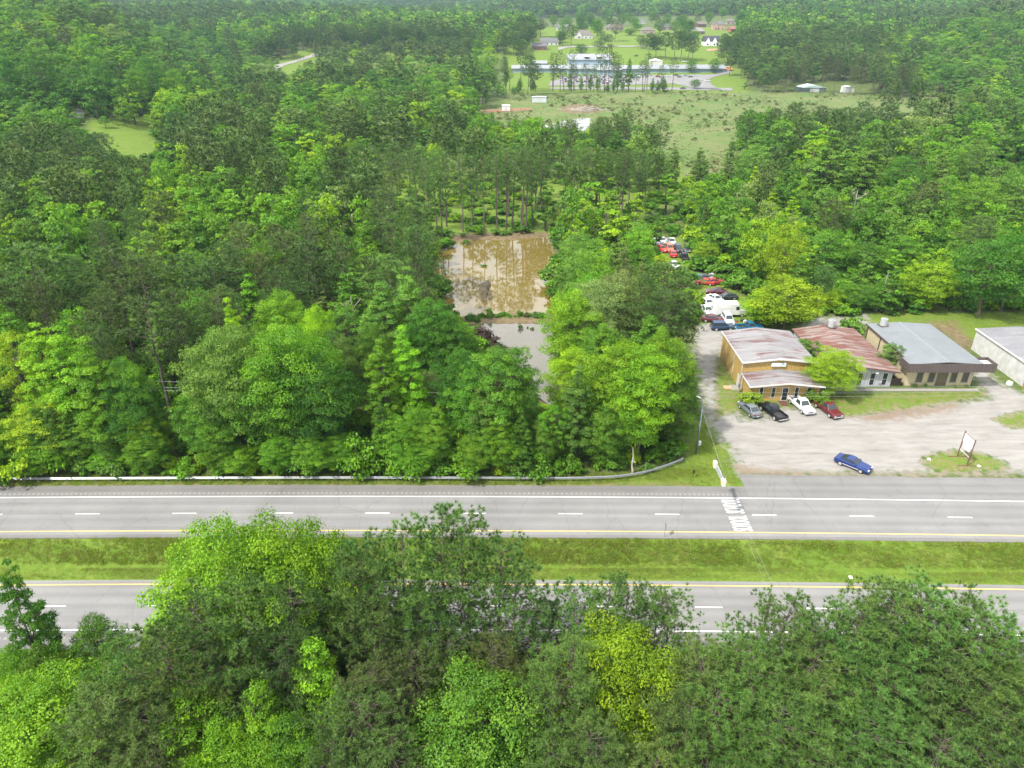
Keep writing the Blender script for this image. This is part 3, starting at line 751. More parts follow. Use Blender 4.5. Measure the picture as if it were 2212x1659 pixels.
# -- behind the far guardrail
hero("""
T 58 678 21 9 l tall bright green broadleaf leaning left at the left end of the far guardrail
T 128 682 21 9 l tall bright green broadleaf in the middle of the leaning trio
T 178 716 20 8 l shorter right hand tree of the bright leaning trio
R 264 757 17 6 g narrow mid green broadleaf between the leaning trio and the wide dome
R 235 830 14 7 d
S 455 724 20 13 c left half of the wide leafy dome above the far guardrail
S 590 722 20 14 b right half of the wide leafy dome above the far guardrail
S 520 800 16 12 g front of the wide leafy dome, mid green
S 660 800 16 10 d deep green right flank of the wide leafy dome
R 400 860 13 8 g
R 301 880 9 5.5 y small yellow green tree by itself below the wide dome
R 30 900 10 9 y low yellow green broadleaf at the left end of the far guardrail
R 90 935 9 7 b low bright green broadleaf left of centre behind the left guardrail
R 170 950 8 6 g
R 602 614 18 9 l rounded bright green broadleaf rising behind the wide dome
T 490 632 19 5 y
R 672 650 17 6 y
R 428 612 17 8 g
T 328 640 17 6 g
T 875 560 21 9 c tall cool green broadleaf left of the pond
T 825 590 20 9 c
R 930 640 17 9 d deep green broadleaf leaning over the pond's left bank
R 975 670 15 7 d
T 875 696 19 6.5 l bright green upright broadleaf in front of the pond's left bank
T 818 722 18 7 l
R 790 690 16 7 g
R 740 720 15 6 c
O 1075 748 18 9 g open mid green tree with a dark trunk in front of the lower pond
O 1110 735 18 8 g taller open mid green tree in front of the lower pond
O 1052 850 13 6 c
R 1028 772 15 7.5 g
T 1118 815 13 5 c
R 1000 745 16 7 d
T 940 864 11 5 b small bright green upright tree before the lower pond
T 1250 780 16 6 c slim cool green tree right of the lower pond
O 1195 870 11 5 b
R 1335 728 18 10 l big bright green tree at the right end of the far guardrail
R 1400 745 18 9 l big bright green tree between its two neighbours above the guardrail bend
R 1446 705 18 8.5 l big bright green tree beside the gravel driveway
R 1470 800 13 6.5 g
R 1232 742 15 7 y
R 1235 618 18 9 l bright green tree on the pond's right bank
R 1300 590 19 11 w pale green loose tree on the pond's right bank
R 1360 575 19 9 w
T 1350 512 19 5 w pale whitish green spire of leaves behind the pond's right bank
T 1390 540 17 4 w
R 1385 480 15 8 b
R 1260 490 14 9 c
P 1448 575 21 11 o big olive pine standing beside the wrecking yard drive
P 1478 640 15 7 o
R 1300 700 15 8 g
R 1260 640 14 7 l
R 1180 930 8 5 g
R 1310 880 10 6 g
R 890 900 10 5 b
P 905 500 16 9 o olive pine leaning over the left corner of the pond
P 720 510 19 9 o
P 650 530 19 9 p
""")
# -- round and behind the buildings
hero_base("""
R 1690 712 596 13 y big yellow green tree behind the yellow building
R 1640 705 628 8 y smaller yellow green tree joined to the big one behind the yellow building
R 1998 668 560 10.5 y yellow green tree at the edge of the lawn behind the grey roof
S 2112 684 506 15 d big deep green spreading tree shading the lawn behind the buildings
S 2160 672 480 12 d
R 1785 668 625 7 y small yellow green tree at the edge of the gravel behind the rusty roof
R 1850 668 610 8 g
R 1920 660 600 8 g
R 1520 575 520 6.5 y yellow green tree beside the wrecked trucks
R 1425 590 548 5 y small yellow green tree in front of the wrecked cars
T 1771 458 269 16 c giant cool green tree towering over the wood behind the buildings
T 1850 455 275 14 c giant cool green tree, right hand twin of the tallest one
R 1929 442 329 10 d dense deep green tree right of the giant twins
T 2016 430 317 9 c
R 2085 420 293 12 c
R 2088 520 374 12 g
R 2166 510 365 14 c
R 1647 585 500 13 g
R 1776 600 491 12 g
T 1656 500 401 6 y
R 1620 420 308 13 c
R 1578 550 467 11 b
R 1870 600 520 10 g
R 1935 590 505 9 g
L 1960 520 400 6 o
P 2085 600 470 9 o
""")
def lst(kind, t, w, s):
    return '\n'.join(f'{kind} {a} {b} {c} {w} {t}' for a, b, c in (q.split(',') for q in s.split()))
hero_base(lst('L', 'q', 5.5, '850,480,333 890,485,325 921,503,320 944,497,327 1000,500,337 1020,497,337 1047,510,333 1094,502,313 1107,498,313 1127,505,313 1137,500,320 1220,475,313 1237,480,322 1254,485,327 1270,478,320 1290,480,320 1340,487,320 1394,468,333 1179,372,283 1160,380,300 870,470,335 965,490,330 1075,505,330 1150,490,325 1310,470,330'))
hero_base('P 790 495 313 9.5 p stout dark pine left of the slim pines behind the pond\nP 740 480 320 9 p\nR 939 430 303 6 y yellow blossoming tree among the pines behind the pond\nR 1031 355 267 9 g mid green dense tree rising behind the slim pines')
hero_base(lst('P', 'o', 10, '1424,345,257 1297,345,253 1230,340,260 1350,320,235 830,350,250 880,355,258 964,360,267 1390,350,275'))
hero_base(lst('P', 'p', 9.5, '1665,330,236 1704,320,224 1758,325,230 1790,320,236 1812,318,233 1848,315,221 1880,322,233 1908,320,230 1690,345,262 1740,350,265 1610,330,240'))
hero_base('T 1610 320 225 11 c\nT 1648 322 224 10 b\nO 1980 300 212 9 c')
hero_base(lst('L', 'o', 8, '1985,310,216 2013,305,225 2060,300,200 2100,320,210'))
hero_base(lst('T', 'b', 4.5, '1070,292,255 1085,298,262 1100,290,258 1112,300,250 1130,296,256 1145,300,262 1158,285,250 1172,300,258 1190,296,262 1205,300,255 1222,296,265 1240,290,262 1062,270,238 1052,285,248'))
hero_base(lst('T', 'y', 6, '1640,440,345 1620,460,352 1700,520,420'))
hero_base(lst('R', 'b', 11, '310,250,140 395,252,143 700,345,257 493,370,263'))
hero_base(lst('R', 'd', 12, '233,232,123 180,238,133 110,245,103 33,250,107 60,290,208 343,240,110'))
hero_base(lst('P', 'p', 11, '600,268,180 477,275,197 387,330,243 230,380,287 170,385,280 60,390,282'))
# the thin row before the school's car park
hero_base(lst('T', 'b', 7, '1030,200,110 1093,196,113 1048,198,120 1357,199,118 1333,199,126 1010,198,125 985,202,128'))
hero_base(lst('L', 'p', 7, '1125,195,89 1210,197,110 1194,198,137 1266,198,137 1282,199,139 1296,198,89 1314,198,95 1388,198,131 1372,199,150 1242,198,142 1305,199,132'))
hero_base(lst('P', 'p', 12, '1157,198,137 1140,205,120'))
RS = random.Random(33)
hero_base(lst('L', 'q', 6, ' '.join(f'{RS.uniform(735, 1420):.0f},{RS.uniform(440, 503):.0f},{RS.uniform(306, 345):.0f}' for _ in range(18))))
hero_base(lst('T', 'c', 6, ' '.join(f'{RS.uniform(1290, 1580):.0f},{RS.uniform(385, 440):.0f},{RS.uniform(290, 345):.0f}' for _ in range(12))))
hero_base(lst('R', 'b', 5, ' '.join(f'{RS.uniform(15, 1180):.0f},{RS.uniform(1012, 1026):.0f},{RS.uniform(885, 970):.0f}' for _ in range(16))))
hero_base(lst('T', 'g', 4, ' '.join(f'{RS.uniform(15, 1300):.0f},{RS.uniform(1010, 1024):.0f},{RS.uniform(850, 930):.0f}' for _ in range(12))))
hero_base(lst('L', 'o', 7, ' '.join(f'{RS.uniform(1085, 1470):.0f},{RS.uniform(195, 200):.1f},{RS.uniform(104, 150):.0f}' for _ in range(15))))
hero_base(lst('T', 'g', 6, ' '.join(f'{RS.uniform(1085, 1470):.0f},{RS.uniform(195, 200):.1f},{RS.uniform(150, 180):.0f}' for _ in range(8))))
HB = [(1261, 84), (1187, 98), (1166, 109), (1328, 66), (1400, 74), (1388, 51), (1507, 74), (1537, 99), (1514, 59), (1552, 65), (1578, 53), (1582, 69), (1440, 66), (1215, 66)]
hs_ = []
while len(hs_) < 34:
    a_, b_ = RS.uniform(1110, 1610), RS.uniform(50, 116)
    if any(abs(a_-hx) < 24 and b_ > hy-1 and b_-hy < 26 for hx, hy in HB): continue
    hs_.append(f'{a_:.0f},{b_:.1f},{b_-RS.uniform(16, 32):.0f}')
hero_base(lst('R', 'd', 14, ' '.join(hs_[:20]))); hero_base(lst('P', 'p', 12, ' '.join(hs_[20:])))
hero_base(lst('T', 'c', 5, '1408,200,166 1420,200,170 1345,200,160 1230,200,150 1255,200,158 1290,200,160 1325,200,165'))
hero_base(lst('R', 'g', 10, '1493,158,124 1541,158,123 1501,192,170'))
hero_base(lst('R', 'g', 16, '1290,80,34 1361,76,59 1424,72,38 1456,72,43 1255,118,94'))
hero_base('R 1086 72 33 17 w pale blossoming tree left of the hillside houses\nT 1214 84 42 12 b bright slim tree left of the big hillside house\nP 1328 90 42 15 o olive pine on the lawn before the hillside houses\nP 1234 98 54 14 p dark pine on the lawn left of the big hillside house\nP 1168 80 42 16 o\nP 1128 78 38 16 p')
hero_base(lst('R', 'g', 15, '1150,62,30 1195,58,28 1225,62,32 1250,50,22 1275,52,24 1305,50,20 1345,56,24 1370,60,34 1408,50,22 1440,56,26 1475,58,28 1488,66,40 1530,52,22 1560,46,14 1595,60,24 1600,84,48 1612,70,36 1590,100,70 1500,84,64 1478,78,52 1375,66,46 1360,52,24 1320,46,16'))
hero_base(lst('P', 'p', 12, '1140,90,48 1150,104,58 1128,112,70 1110,108,66 1095,104,62 1260,56,28 1335,50,20 1485,96,70'))
hero_base(lst('P', 'p', 13, '1400,128,73 1416,128,75 1437,130,70 1456,130,67 1469,132,67 1485,132,73 1496,134,78 1560,138,73 1576,140,67 1589,142,73 1616,150,75 1637,158,81 1557,144,99 1600,170,105 1630,185,120 1575,165,112'))
hero_base(lst('P', 'n', 8, '1700,200,125 1730,200,130 1775,200,122 1800,203,128 1930,212,140 1945,212,135 1960,212,138 1835,205,140 1855,206,145'))
hero_base(lst('P', 'p', 14, '655,110,55 680,112,60 705,108,52 740,112,50 770,115,52 800,112,48 830,115,50 860,118,52 900,118,55 940,120,58 980,120,60 1020,118,62'))

# -- filling the rest of the woods
def hidden(x, y, z, h, w):
    d = math.hypot(x, y)
    bad = False
    for f in (0, .35, .7, 1.0):
        if f < .3 and h > 8: rr = 0
        else: rr = w*.42
        for o in (-rr, 0, rr):
            px, py = pr(x+o, y, z+h*f)
            for kk in KEEP:
                if inpoly(px, py, kk): return True
    return False
occ = {}
def put(x, y, r):
    occ.setdefault((int(x//14), int(y//14)), []).append((x, y, r))
def free(x, y, r):
    i, j = int(x//14), int(y//14)
    for a in (i-1, i, i+1):
        for b_ in (j-1, j, j+1):
            for (u, w_, q) in occ.get((a, b_), ()):
                if (u-x)**2+(w_-y)**2 < (.5*(r+q))**2: return False
    return True
for t in TREES: put(t['x'], t['y'], t['w']*.6)
R0 = np.random.default_rng(11)
FILL = []
def fill(d0, d1, cell, hs, ws):
    y = d0
    while y < d1:
        half = 0.78*y+25; xx = -half
        while xx < half:
            x_, y_ = xx+R0.uniform(-.46, .46)*cell, y+R0.uniform(-.46, .46)*cell; xx += cell
            s = y_-float(curve(x_))
            if 49.8 < s < 81.2: continue
            if x_ > 27 and y_ < 130 and s > 50: continue
            if d1 < 700 and (float(sdf(np.array(x_), np.array(y_), POND)) > -1.5 or float(sdf(np.array(x_), np.array(y_), FIELD[0])) > 0): continue
            bpx = pr(x_, y_, 0)[0]
            if 194 < y_ < 345 and 815 < bpx < 1500 and R0.random() < (.93 if y_ < 262 else .82): continue
            z = float(gh(x_, y_))
            px, py = pr(x_, y_, z+13)
            ck = cellkind(float(px), float(py)) if y_ > 75 else 'm'
            pp, ts = PREF[ck]
            ispine = R0.random() < pp
            h = R0.uniform(*hs)*(1.08 if ispine else 1)
            if x_ > 60 and y_ < 260: h *= .72
            elif d1 < 400 and R0.random() < .3: h *= .66
            w = R0.uniform(*ws)*(.82 if ispine else 1.0)*h/(sum(hs)/2)
            if not free(x_, y_, w*.62): continue
            if hidden(x_, y_, z, h, w):
                h *= .45; w *= .55
                if hidden(x_, y_, z, h, w): continue
            put(x_, y_, w*.62)
            f = 'pine' if ispine else ['round', 'tall', 'spread', 'open', 'round', 'tall'][R0.integers(6)]
            if ispine and R0.random() < .25 and y_ < 400: f = 'slim'
            FILL.append(dict(x=x_, y=y_, z=z, form=f, h=h, w=w*(.7 if f == 'slim' else 1), t=('poqpoqn'[R0.integers(7)] if ispine else ts[R0.integers(len(ts))]), label=None, hero=False))
        y += cell
fill(24, 50, 6.5, (10, 15), (6, 8.5))
fill(82, 250, 5.6, (13, 20), (7, 11.5))
fill(250, 520, 7.6, (12, 23), (9, 14.5))
fill(520, 900, 10.0, (12, 24), (11, 17))
print('heroes', len(TREES), 'fill', len(FILL))
# the ones that show largest become individual trees, the rest one mass of woods
ispine = lambda t: t['form'] in ('pine', 'slim', 'thin')
def inframe(t):
    px, py = pr(t['x'], t['y'], t['z']+t['h']*.75)
    return -60 < px < 2272 and py < 1720 and pr(t['x'], t['y'], t['z']+t['h'])[1] > -10
count = {True: sum(ispine(t) for t in TREES), False: sum(not ispine(t) for t in TREES)}
rest = []
for t in sorted(FILL, key=lambda t: math.hypot(t['x'], t['y'])):
    k = ispine(t)
    if inframe(t) and count[k] < 300: count[k] += 1; TREES.append(t)
    else: rest.append(t)
print('individual', count)
def zone(t):
    x, y = t['x'], t['y']
    px, py = pr(x, y, t['z']+t['h']*.8)
    if y < 52:
        return 'in the near wood, '+('left end' if px < 330 else 'below the crown overhanging the median' if px < 760 else 'under the clump crossing the median' if px < 1130 else 'around the glowing tree' if px < 1540 else 'opposite the road lettering' if px < 1760 else 'right end')
    if x > 30 and y < 92: return 'beside the buildings'
    w_ = ('first row behind the far guardrail' if y < 92 else 'second row behind the far guardrail' if y < 112 else 'short of the ponds' if y < 135 else "by the pond's near half" if y < 165 else "by the pond's far half" if y < 200 else 'just beyond the pond' if y < 260
          else 'short of the field' if y < 340 else 'level with the field' if y < 560 else 'near the school' if y < 680 else 'among the hillside houses')
    if y < 560:
        s_ = 'far left' if px < 300 else 'below the left lawn' if px < 620 else 'left side' if px < 930 else 'in the middle' if px < 1190 else 'right side' if px < 1480 else 'behind the wrecks' if px < 1700 else 'behind the low buildings' if px < 2000 else 'far right'
    else: s_ = 'left side' if px < 1080 else 'in the middle' if px < 1560 else 'right side'
    return w_+', '+s_
SHAPE = {'round': 'rounded', 'tall': 'upright', 'spread': 'spreading', 'open': 'loose', 'pine': 'bushy', 'slim': 'slim', 'thin': 'open'}
seen = {}
for t in TREES:
    px, py = pr(t['x'], t['y'], t['z']+t['h']*.7)
    dist = math.hypot(t['x'], t['y'])
    near = dist < 118
    f = t['form']
    key = ('slim_pine' if f == 'slim' else ('near_' if near else 'mid_')+f)
    pro = PRO[key]; pm = pro[R0.integers(len(pro))]
    kindname = 'pine_tree' if ispine(t) else 'broadleaf_tree'
    if t['label']: lab, grp = t['label'], ('pine trees' if ispine(t) else 'broadleaf trees')
    else:
        size_ = 'tall ' if t['h'] > 18.5 else 'low ' if t['h'] < 10 else ''
        lab = f"{size_}{SHAPE[f]} {WORD[t['t']]} {'pine' if ispine(t) else 'broadleaf'} {zone(t)}"
        grp = lab.split(' ', 1)[1] if False else lab
    c = np.array(TINT[t['t']])*R0.uniform(.76, 1.2)*R0.uniform(.92, 1.08, 3)
    o = thing(kindname, lab, 'pine tree' if ispine(t) else 'broadleaf tree', (t['x'], t['y'], t['z']), R0.uniform(0, 6.28), grp, (t['w']/pm[3], t['w']/pm[3], t['h']/pm[2]))
    if t['h'] > 9: o.rotation_euler = (R0.normal()*.025, R0.normal()*.025, o.rotation_euler[2])
    link('trunk', pm[0], o); link('crown', pm[1], o, color=tuple(c))

# -- woods as one mass: a point per tree, instanced trees
def gn_mass(name, label, cat, pts, rot, scl, idx, protos):
    pc = bpy.data.collections.new(name+' kinds')
    for i, me in enumerate(protos):
        po = bpy.data.objects.new(f'{name} kind {i:02d}', me); pc.objects.link(po)
    me = bpy.data.meshes.new(name); me.vertices.add(len(pts)); me.vertices.foreach_set('co', np.asarray(pts, np.float32).ravel())
    a = me.attributes.new('turn', 'FLOAT_VECTOR', 'POINT'); a.data.foreach_set('vector', np.stack([np.zeros(len(rot)), np.zeros(len(rot)), rot], 1).astype(np.float32).ravel())
    a = me.attributes.new('size', 'FLOAT_VECTOR', 'POINT'); a.data.foreach_set('vector', np.asarray(scl, np.float32).ravel())
    a = me.attributes.new('which', 'INT', 'POINT'); a.data.foreach_set('value', np.asarray(idx, np.int32))
    o = link(name, me)
    g = bpy.data.node_groups.new(name, 'GeometryNodeTree')
    g.interface.new_socket('Geometry', in_out='INPUT', socket_type='NodeSocketGeometry'); g.interface.new_socket('Geometry', in_out='OUTPUT', socket_type='NodeSocketGeometry')
    N, L = g.nodes, g.links
    gi, go = N.new('NodeGroupInput'), N.new('NodeGroupOutput')
    mp = N.new('GeometryNodeMeshToPoints'); ip = N.new('GeometryNodeInstanceOnPoints'); ci = N.new('GeometryNodeCollectionInfo')
    ci.inputs['Collection'].default_value = pc; ci.inputs['Separate Children'].default_value = True; ci.inputs['Reset Children'].default_value = True
    ip.inputs['Pick Instance'].default_value = True
    def na(nm, ty):
        q = N.new('GeometryNodeInputNamedAttribute'); q.data_type = ty; q.inputs['Name'].default_value = nm; return q.outputs['Attribute']
    L.new(gi.outputs[0], mp.inputs['Mesh']); L.new(mp.outputs[0], ip.inputs['Points']); L.new(ci.outputs[0], ip.inputs['Instance'])
    L.new(na('which', 'INT'), ip.inputs['Instance Index']); L.new(na('turn', 'FLOAT_VECTOR'), ip.inputs['Rotation']); L.new(na('size', 'FLOAT_VECTOR'), ip.inputs['Scale'])
    L.new(ip.outputs[0], go.inputs[0])
    md = o.modifiers.new('scatter', 'NODES'); md.node_group = g
    return stuff(o, label, cat)
ML_BR = leaf_mat('leaf_bright', [TINT['b'], TINT['b'], TINT['y'], TINT['g']]); ML_GR = leaf_mat('leaf_mid', [TINT['g'], TINT['c'], TINT['g'], TINT['d'], TINT['b']])
ML_DK = leaf_mat('leaf_deep', [TINT['d'], TINT['d'], TINT['g']]); ML_PN = leaf_mat('needle_mass', [TINT['p'], TINT['o'], TINT['q'], TINT['n']], .15)
ML_PL = leaf_mat('leaf_pale', [TINT['w'], TINT['c'], TINT['b']])
LM = {'b': ML_BR, 'y': ML_BR, 'g': ML_GR, 'c': ML_GR, 'd': ML_DK, 'w': ML_PL}
wp = []; widx = {}
def addp(key, me, hw): widx.setdefault(key, []).append((len(wp), hw)); wp.append(me)
far_b = {f: [broadleaf(400+i*7+j, f, 34, 1900, .72, False, *hw) for i in range(2)] for j, (f, hw) in enumerate((('round', (18, 12)), ('tall', (20, 8.5)), ('spread', (16, 14)), ('open', (17, 10))))}
HW = {'round': (18, 12), 'tall': (20, 8.5), 'spread': (16, 14), 'open': (17, 10), 'pine': (20, 8.5), 'slim': (22, 5.5)}
far_p = [pine(430+i, [.36, .45, .4][i], 8.5, 44, 6, 1.3, 6, .28, limbs=False, dead=False) for i in range(3)]
for mk, mm in (('b', ML_BR), ('g', ML_GR), ('d', ML_DK), ('w', ML_PL)):
    for f in far_b:
        for i, d_ in enumerate(far_b[f]):
            addp((mk, f), one('woods tree', d_, mm, BARK), HW[f])
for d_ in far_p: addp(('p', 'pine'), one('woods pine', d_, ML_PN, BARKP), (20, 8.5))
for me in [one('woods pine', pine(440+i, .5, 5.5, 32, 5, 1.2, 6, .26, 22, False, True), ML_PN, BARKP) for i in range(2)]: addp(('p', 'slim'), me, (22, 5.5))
for mk, mm in (('b', ML_BR), ('g', ML_GR), ('d', ML_DK), ('w', ML_PL)):
    for i in range(2): addp((mk, 'vfar'), one('woods far tree', broadleaf(470+i, 'round', 16, 230, 2.3, False, 18, 13), mm, BARK), (18, 13))
for i in range(2): addp(('p', 'vfar'), one('woods far pine', pine(480+i, .3, 9, 22, 4, 2.4, 4, .4, limbs=False, dead=False), ML_PN, BARKP), (20, 9))
pts, rot, scl, idx = [], [], [], []
CL = {'l': 'b', 'b': 'b', 'y': 'b', 'g': 'g', 'c': 'g', 'd': 'd', 'w': 'w'}
def plant(x, y, z, h, w, key):
    i, hw = widx[key][R0.integers(len(widx[key]))]
    pts.append((x, y, z)); rot.append(R0.uniform(0, 6.28)); scl.append((w/hw[1], w/hw[1], h/hw[0])); idx.append(i)
for t in rest: plant(t['x'], t['y'], t['z'], t['h'], t['w'], ('p', t['form']) if ispine(t) else (CL[t['t']], t['form']))
def far_fill(d0, d1, cell, hs, ws):
    gy = np.arange(d0, d1, cell)
    for y in gy:
        half = .78*y+60; X = np.arange(-half, half, cell)+R0.uniform(-.5, .5, len(np.arange(-half, half, cell)))*cell
        Y = y+R0.uniform(-.5, .5, len(X))*cell; Z = gh(X, Y)
        nz = np.sin(X/170+Y/260)+np.sin(X/90-Y/140+2)+R0.normal(size=len(X))*1.3
        px, py = pr(X, Y, Z+6)
        keep = np.ones(len(X), bool)
        for kk in KEEP[5:9]: keep &= ~(inpoly(px, py, kk) | inpoly(px, pr(X, Y, Z+17)[1], kk) | inpoly(px, pr(X, Y, Z)[1], kk))
        for x_, y_, z_, q, k_ in zip(X, Y, Z, nz, keep):
            if not k_: continue
            p = q > .95; h = R0.uniform(*hs); w = R0.uniform(*ws)
            plant(x_, y_, z_, h, w*(.8 if p else 1), ('p', 'vfar') if p else ('bggdgw'[R0.integers(6)], 'vfar'))
far_fill(900, 1700, 12.5, (11, 23), (12, 18))
far_fill(1700, 5200, 19, (16, 26), (18, 27))
print('woods', len(pts))
gn_mass('woods', 'mixed pine and broadleaf woods covering the land to the far hills', 'woods', pts, np.array(rot), scl, idx, wp)
# -- undergrowth between the trees
sp = [one('bush', shrub(500+i, 13, 620, .5), ML_GR if i % 3 else ML_BR, BARK) for i in range(6)]
up_, ur, us, ui = [], [], [], []
for (d0, d1, cell) in ((82, 150, 2.7), (150, 270, 3.6), (270, 420, 5.5)):
    for y in np.arange(d0, d1, cell):
        for x in np.arange(-.78*y-8, .78*y+8, cell):
            x_, y_ = x+R0.uniform(-.5, .5)*cell, y+R0.uniform(-.5, .5)*cell
            if R0.random() < .12: continue
            s = y_-float(curve(x_))
            if s < 81.6: continue
            z = float(gh(x_, y_)); h = R0.uniform(1.2, 3.6)*(1+.5*(y_ > 150)); w = h*R0.uniform(1.0, 1.7); bx_u = pr(x_, y_, z)[0]
            if 192 < y_ < 330 and 815 < bx_u < 1480:
                h *= .5; w *= .7
                if R0.random() < .4: continue
            if x_ > 22 and y_ < 131: continue
            if float(sdf(np.array(x_), np.array(y_), POND)) > -.6 or float(sdf(np.array(x_), np.array(y_), FIELD[0])) > 0: continue
            if max(float(sdf(np.array(x_), np.array(y_), q)) for q in GRAVEL+LAWN[:6]+LAWN[6:7]) > -.3: continue
            px, py = pr(x_, y_, z+h*.8)
            if any(inpoly(px, py, KEEP[i]) for i in (0, 1, 3, 4, 9, 10, 11)): continue
            up_.append((x_, y_, z)); ur.append(R0.uniform(0, 6.28)); us.append((w/4, w/4, h/3)); ui.append(R0.integers(6))
print('undergrowth', len(up_))
gn_mass('undergrowth', 'leafy bushes and saplings filling the gaps between the trees', 'undergrowth', up_, np.array(ur), us, ui, sp)
# ------------------------------------------------------------------ buildings
def wall_mat(name, col, axis_freq=5.0, stain=(.3, .2, .1), amt=.35, rib=.35):
    """ribbed sheet-metal siding with streaks running down"""
    m, n, l, b = mat(name); v = mapping(n, l, (1, 1, 1)); st = mapping(n, l, (1.6, 1.6, .12))
    f = noise(n, l, 1.0, 6, .7, st); g = noise(n, l, 3, 4, .6, v)
    c = mix(n, l, ramp(n, l, f.outputs['Fac'], [(.45, 0), (.75, amt)]).outputs['Color'], col, stain)
    c = mix(n, l, 1.0, c, ramp(n, l, g.outputs['Fac'], [(.3, .88), (.7, 1.08)]).outputs['Color'], 'MULTIPLY')
    sx = n.new('ShaderNodeSeparateXYZ'); l.new(v, sx.inputs[0])
    w = mth(n, l, 'SINE', mth(n, l, 'MULTIPLY', mth(n, l, 'ADD', sx.outputs['X'], sx.outputs['Y']), axis_freq*6.283/2))
    c = mix(n, l, 1.0, c, ramp(n, l, w, [(.0, .86), (.25, 1.0)]).outputs['Color'], 'MULTIPLY')
    l.new(c, b.inputs['Base Color']); b.inputs['Roughness'].default_value = .6
    bump(n, l, w, b, rib, .03); return m
def rust_roof(name, metal, rusts, cover, fx=.12):
    m, n, l, b = mat(name); v = mapping(n, l, (1, 1, 1)); st = mapping(n, l, (fx, 1.7, .3)); bl = mapping(n, l, (.28, .42, .2))
    f = noise(n, l, 1.0, 8, .72, st); g = noise(n, l, 1.0, 4, .55, bl); h = noise(n, l, 4, 5, .7, v)
    k = mth(n, l, 'ADD', mth(n, l, 'MULTIPLY', f.outputs['Fac'], .75), mth(n, l, 'MULTIPLY', g.outputs['Fac'], .4))
    fac = ramp(n, l, k, [(cover, 0), (cover+.09, 1)]).outputs['Color']
    rc = ramp(n, l, h.outputs['Fac'], [(.3, rusts[0]), (.7, rusts[1])]).outputs['Color']
    mc = ramp(n, l, g.outputs['Fac'], [(.3, tuple(x*.78 for x in metal)), (.7, metal)]).outputs['Color']
    br = n.new('ShaderNodeTexBrick'); br.inputs['Scale'].default_value = 1; br.inputs['Brick Width'].default_value = 5.5; br.inputs['Row Height'].default_value = .9
    br.inputs['Mortar Size'].default_value = .035; br.inputs['Color1'].default_value = (1, 1, 1, 1); br.inputs['Color2'].default_value = (.78, .76, .78, 1); br.inputs['Mortar'].default_value = (.7, .66, .64, 1)
    l.new(v, br.inputs['Vector'])
    c = mix(n, l, fac, mc, rc); c = mix(n, l, .85, c, br.outputs['Color'], 'MULTIPLY')
    l.new(c, b.inputs['Base Color']); b.inputs['Roughness'].default_value = .65; b.inputs['Metallic'].default_value = .0
    sx = n.new('ShaderNodeSeparateXYZ'); l.new(v, sx.inputs[0])
    w = mth(n, l, 'SINE', mth(n, l, 'MULTIPLY', sx.outputs['Y'], 18)); bump(n, l, w, b, .4, .03)
    return m
def glassm(name='window_glass', c=(.02, .025, .03)):
    if name in MATS: return MATS[name]
    m, n, l, b = mat(name); l_ = b.inputs; l_['Base Color'].default_value = c4(c); l_['Roughness'].default_value = .08; l_['Specular IOR Level'].default_value = .6
    MATS[name] = m; return m
GLASS = glassm(); WTRIM = plain('white_trim', (.6, .59, .57), .5); BRTRIM = plain('brown_trim', (.075, .055, .05), .5)
BLK = plain('black_metal', (.02, .02, .022), .5); GALV = plain('galvanised_steel', (.25, .265, .28), .42, .35, .15); CONC = plain('concrete', (.25, .235, .215), .9, 0, .2)
YW = wall_mat('yellow_siding', (.44, .295, .088)); YR = rust_roof('weathered_grey_roof', (.27, .265, .27), ((.09, .042, .04), (.19, .12, .11)), .575)
RR = rust_roof('rusty_red_roof', (.29, .235, .21), ((.10, .03, .02), (.185, .075, .05)), .515, .16)
CW = wall_mat('cream_siding', (.47, .405, .255), 5, (.4, .33, .2), .2, .25); GREYW = wall_mat('grey_siding', (.38, .395, .43), 3.5, (.25, .24, .22), .3)
def gable_roof(name, x0, x1, y0, y1, ze, zr, m, parent, th=.07, xr=None):
    xr = (x0+x1)/2 if xr is None else xr
    mb = MB(); mb.prism([(x0, ze-th), (xr, zr-th), (x1, ze-th), (x1, ze), (xr, zr), (x0, ze)], 'y', y0, y1)
    return mb.build(name, m, parent)
def gable_walls(name, x0, x1, y0, y1, ze, zr, m, parent, z0=-.1):
    xr = (x0+x1)/2; mb = MB(); mb.prism([(x0, z0), (x1, z0), (x1, ze), (xr, zr), (x0, ze)], 'y', y0, y1); return mb.build(name, m, parent)
def window(parent, x, y, z0, z1, w, fm=WTRIM, name='window', fw=.07, axis='y', sign=-1, bars=0, gm=None):
    """a framed pane standing a little proud of a wall that faces -y (axis y) or -x (axis x)"""
    fr = MB(); t = .05; a, b_ = x-w/2, x+w/2
    def bx(m_, u0, u1, v0, v1, d0, d1):
        lo, hi = sorted((y+sign*d0, y+sign*d1))
        if axis == 'y': m_.box(u0, u1, lo, hi, v0, v1)
        else: m_.box(lo, hi, u0, u1, v0, v1)
    bx(fr, a-fw, a, z0-fw, z1+fw, .002, t); bx(fr, b_, b_+fw, z0-fw, z1+fw, .002, t); bx(fr, a, b_, z1, z1+fw, .002, t); bx(fr, a, b_, z0-fw, z0, .002, t)
    for k_ in range(bars):
        zz = z0+(z1-z0)*(k_+1)/(bars+1); bx(fr, a, b_, zz-.03, zz+.03, .022, t)
    f = fr.build(name, fm, parent)
    g = MB(); bx(g, a, b_, z0, z1, .002, .02); g.build('pane', gm or GLASS, f); return f
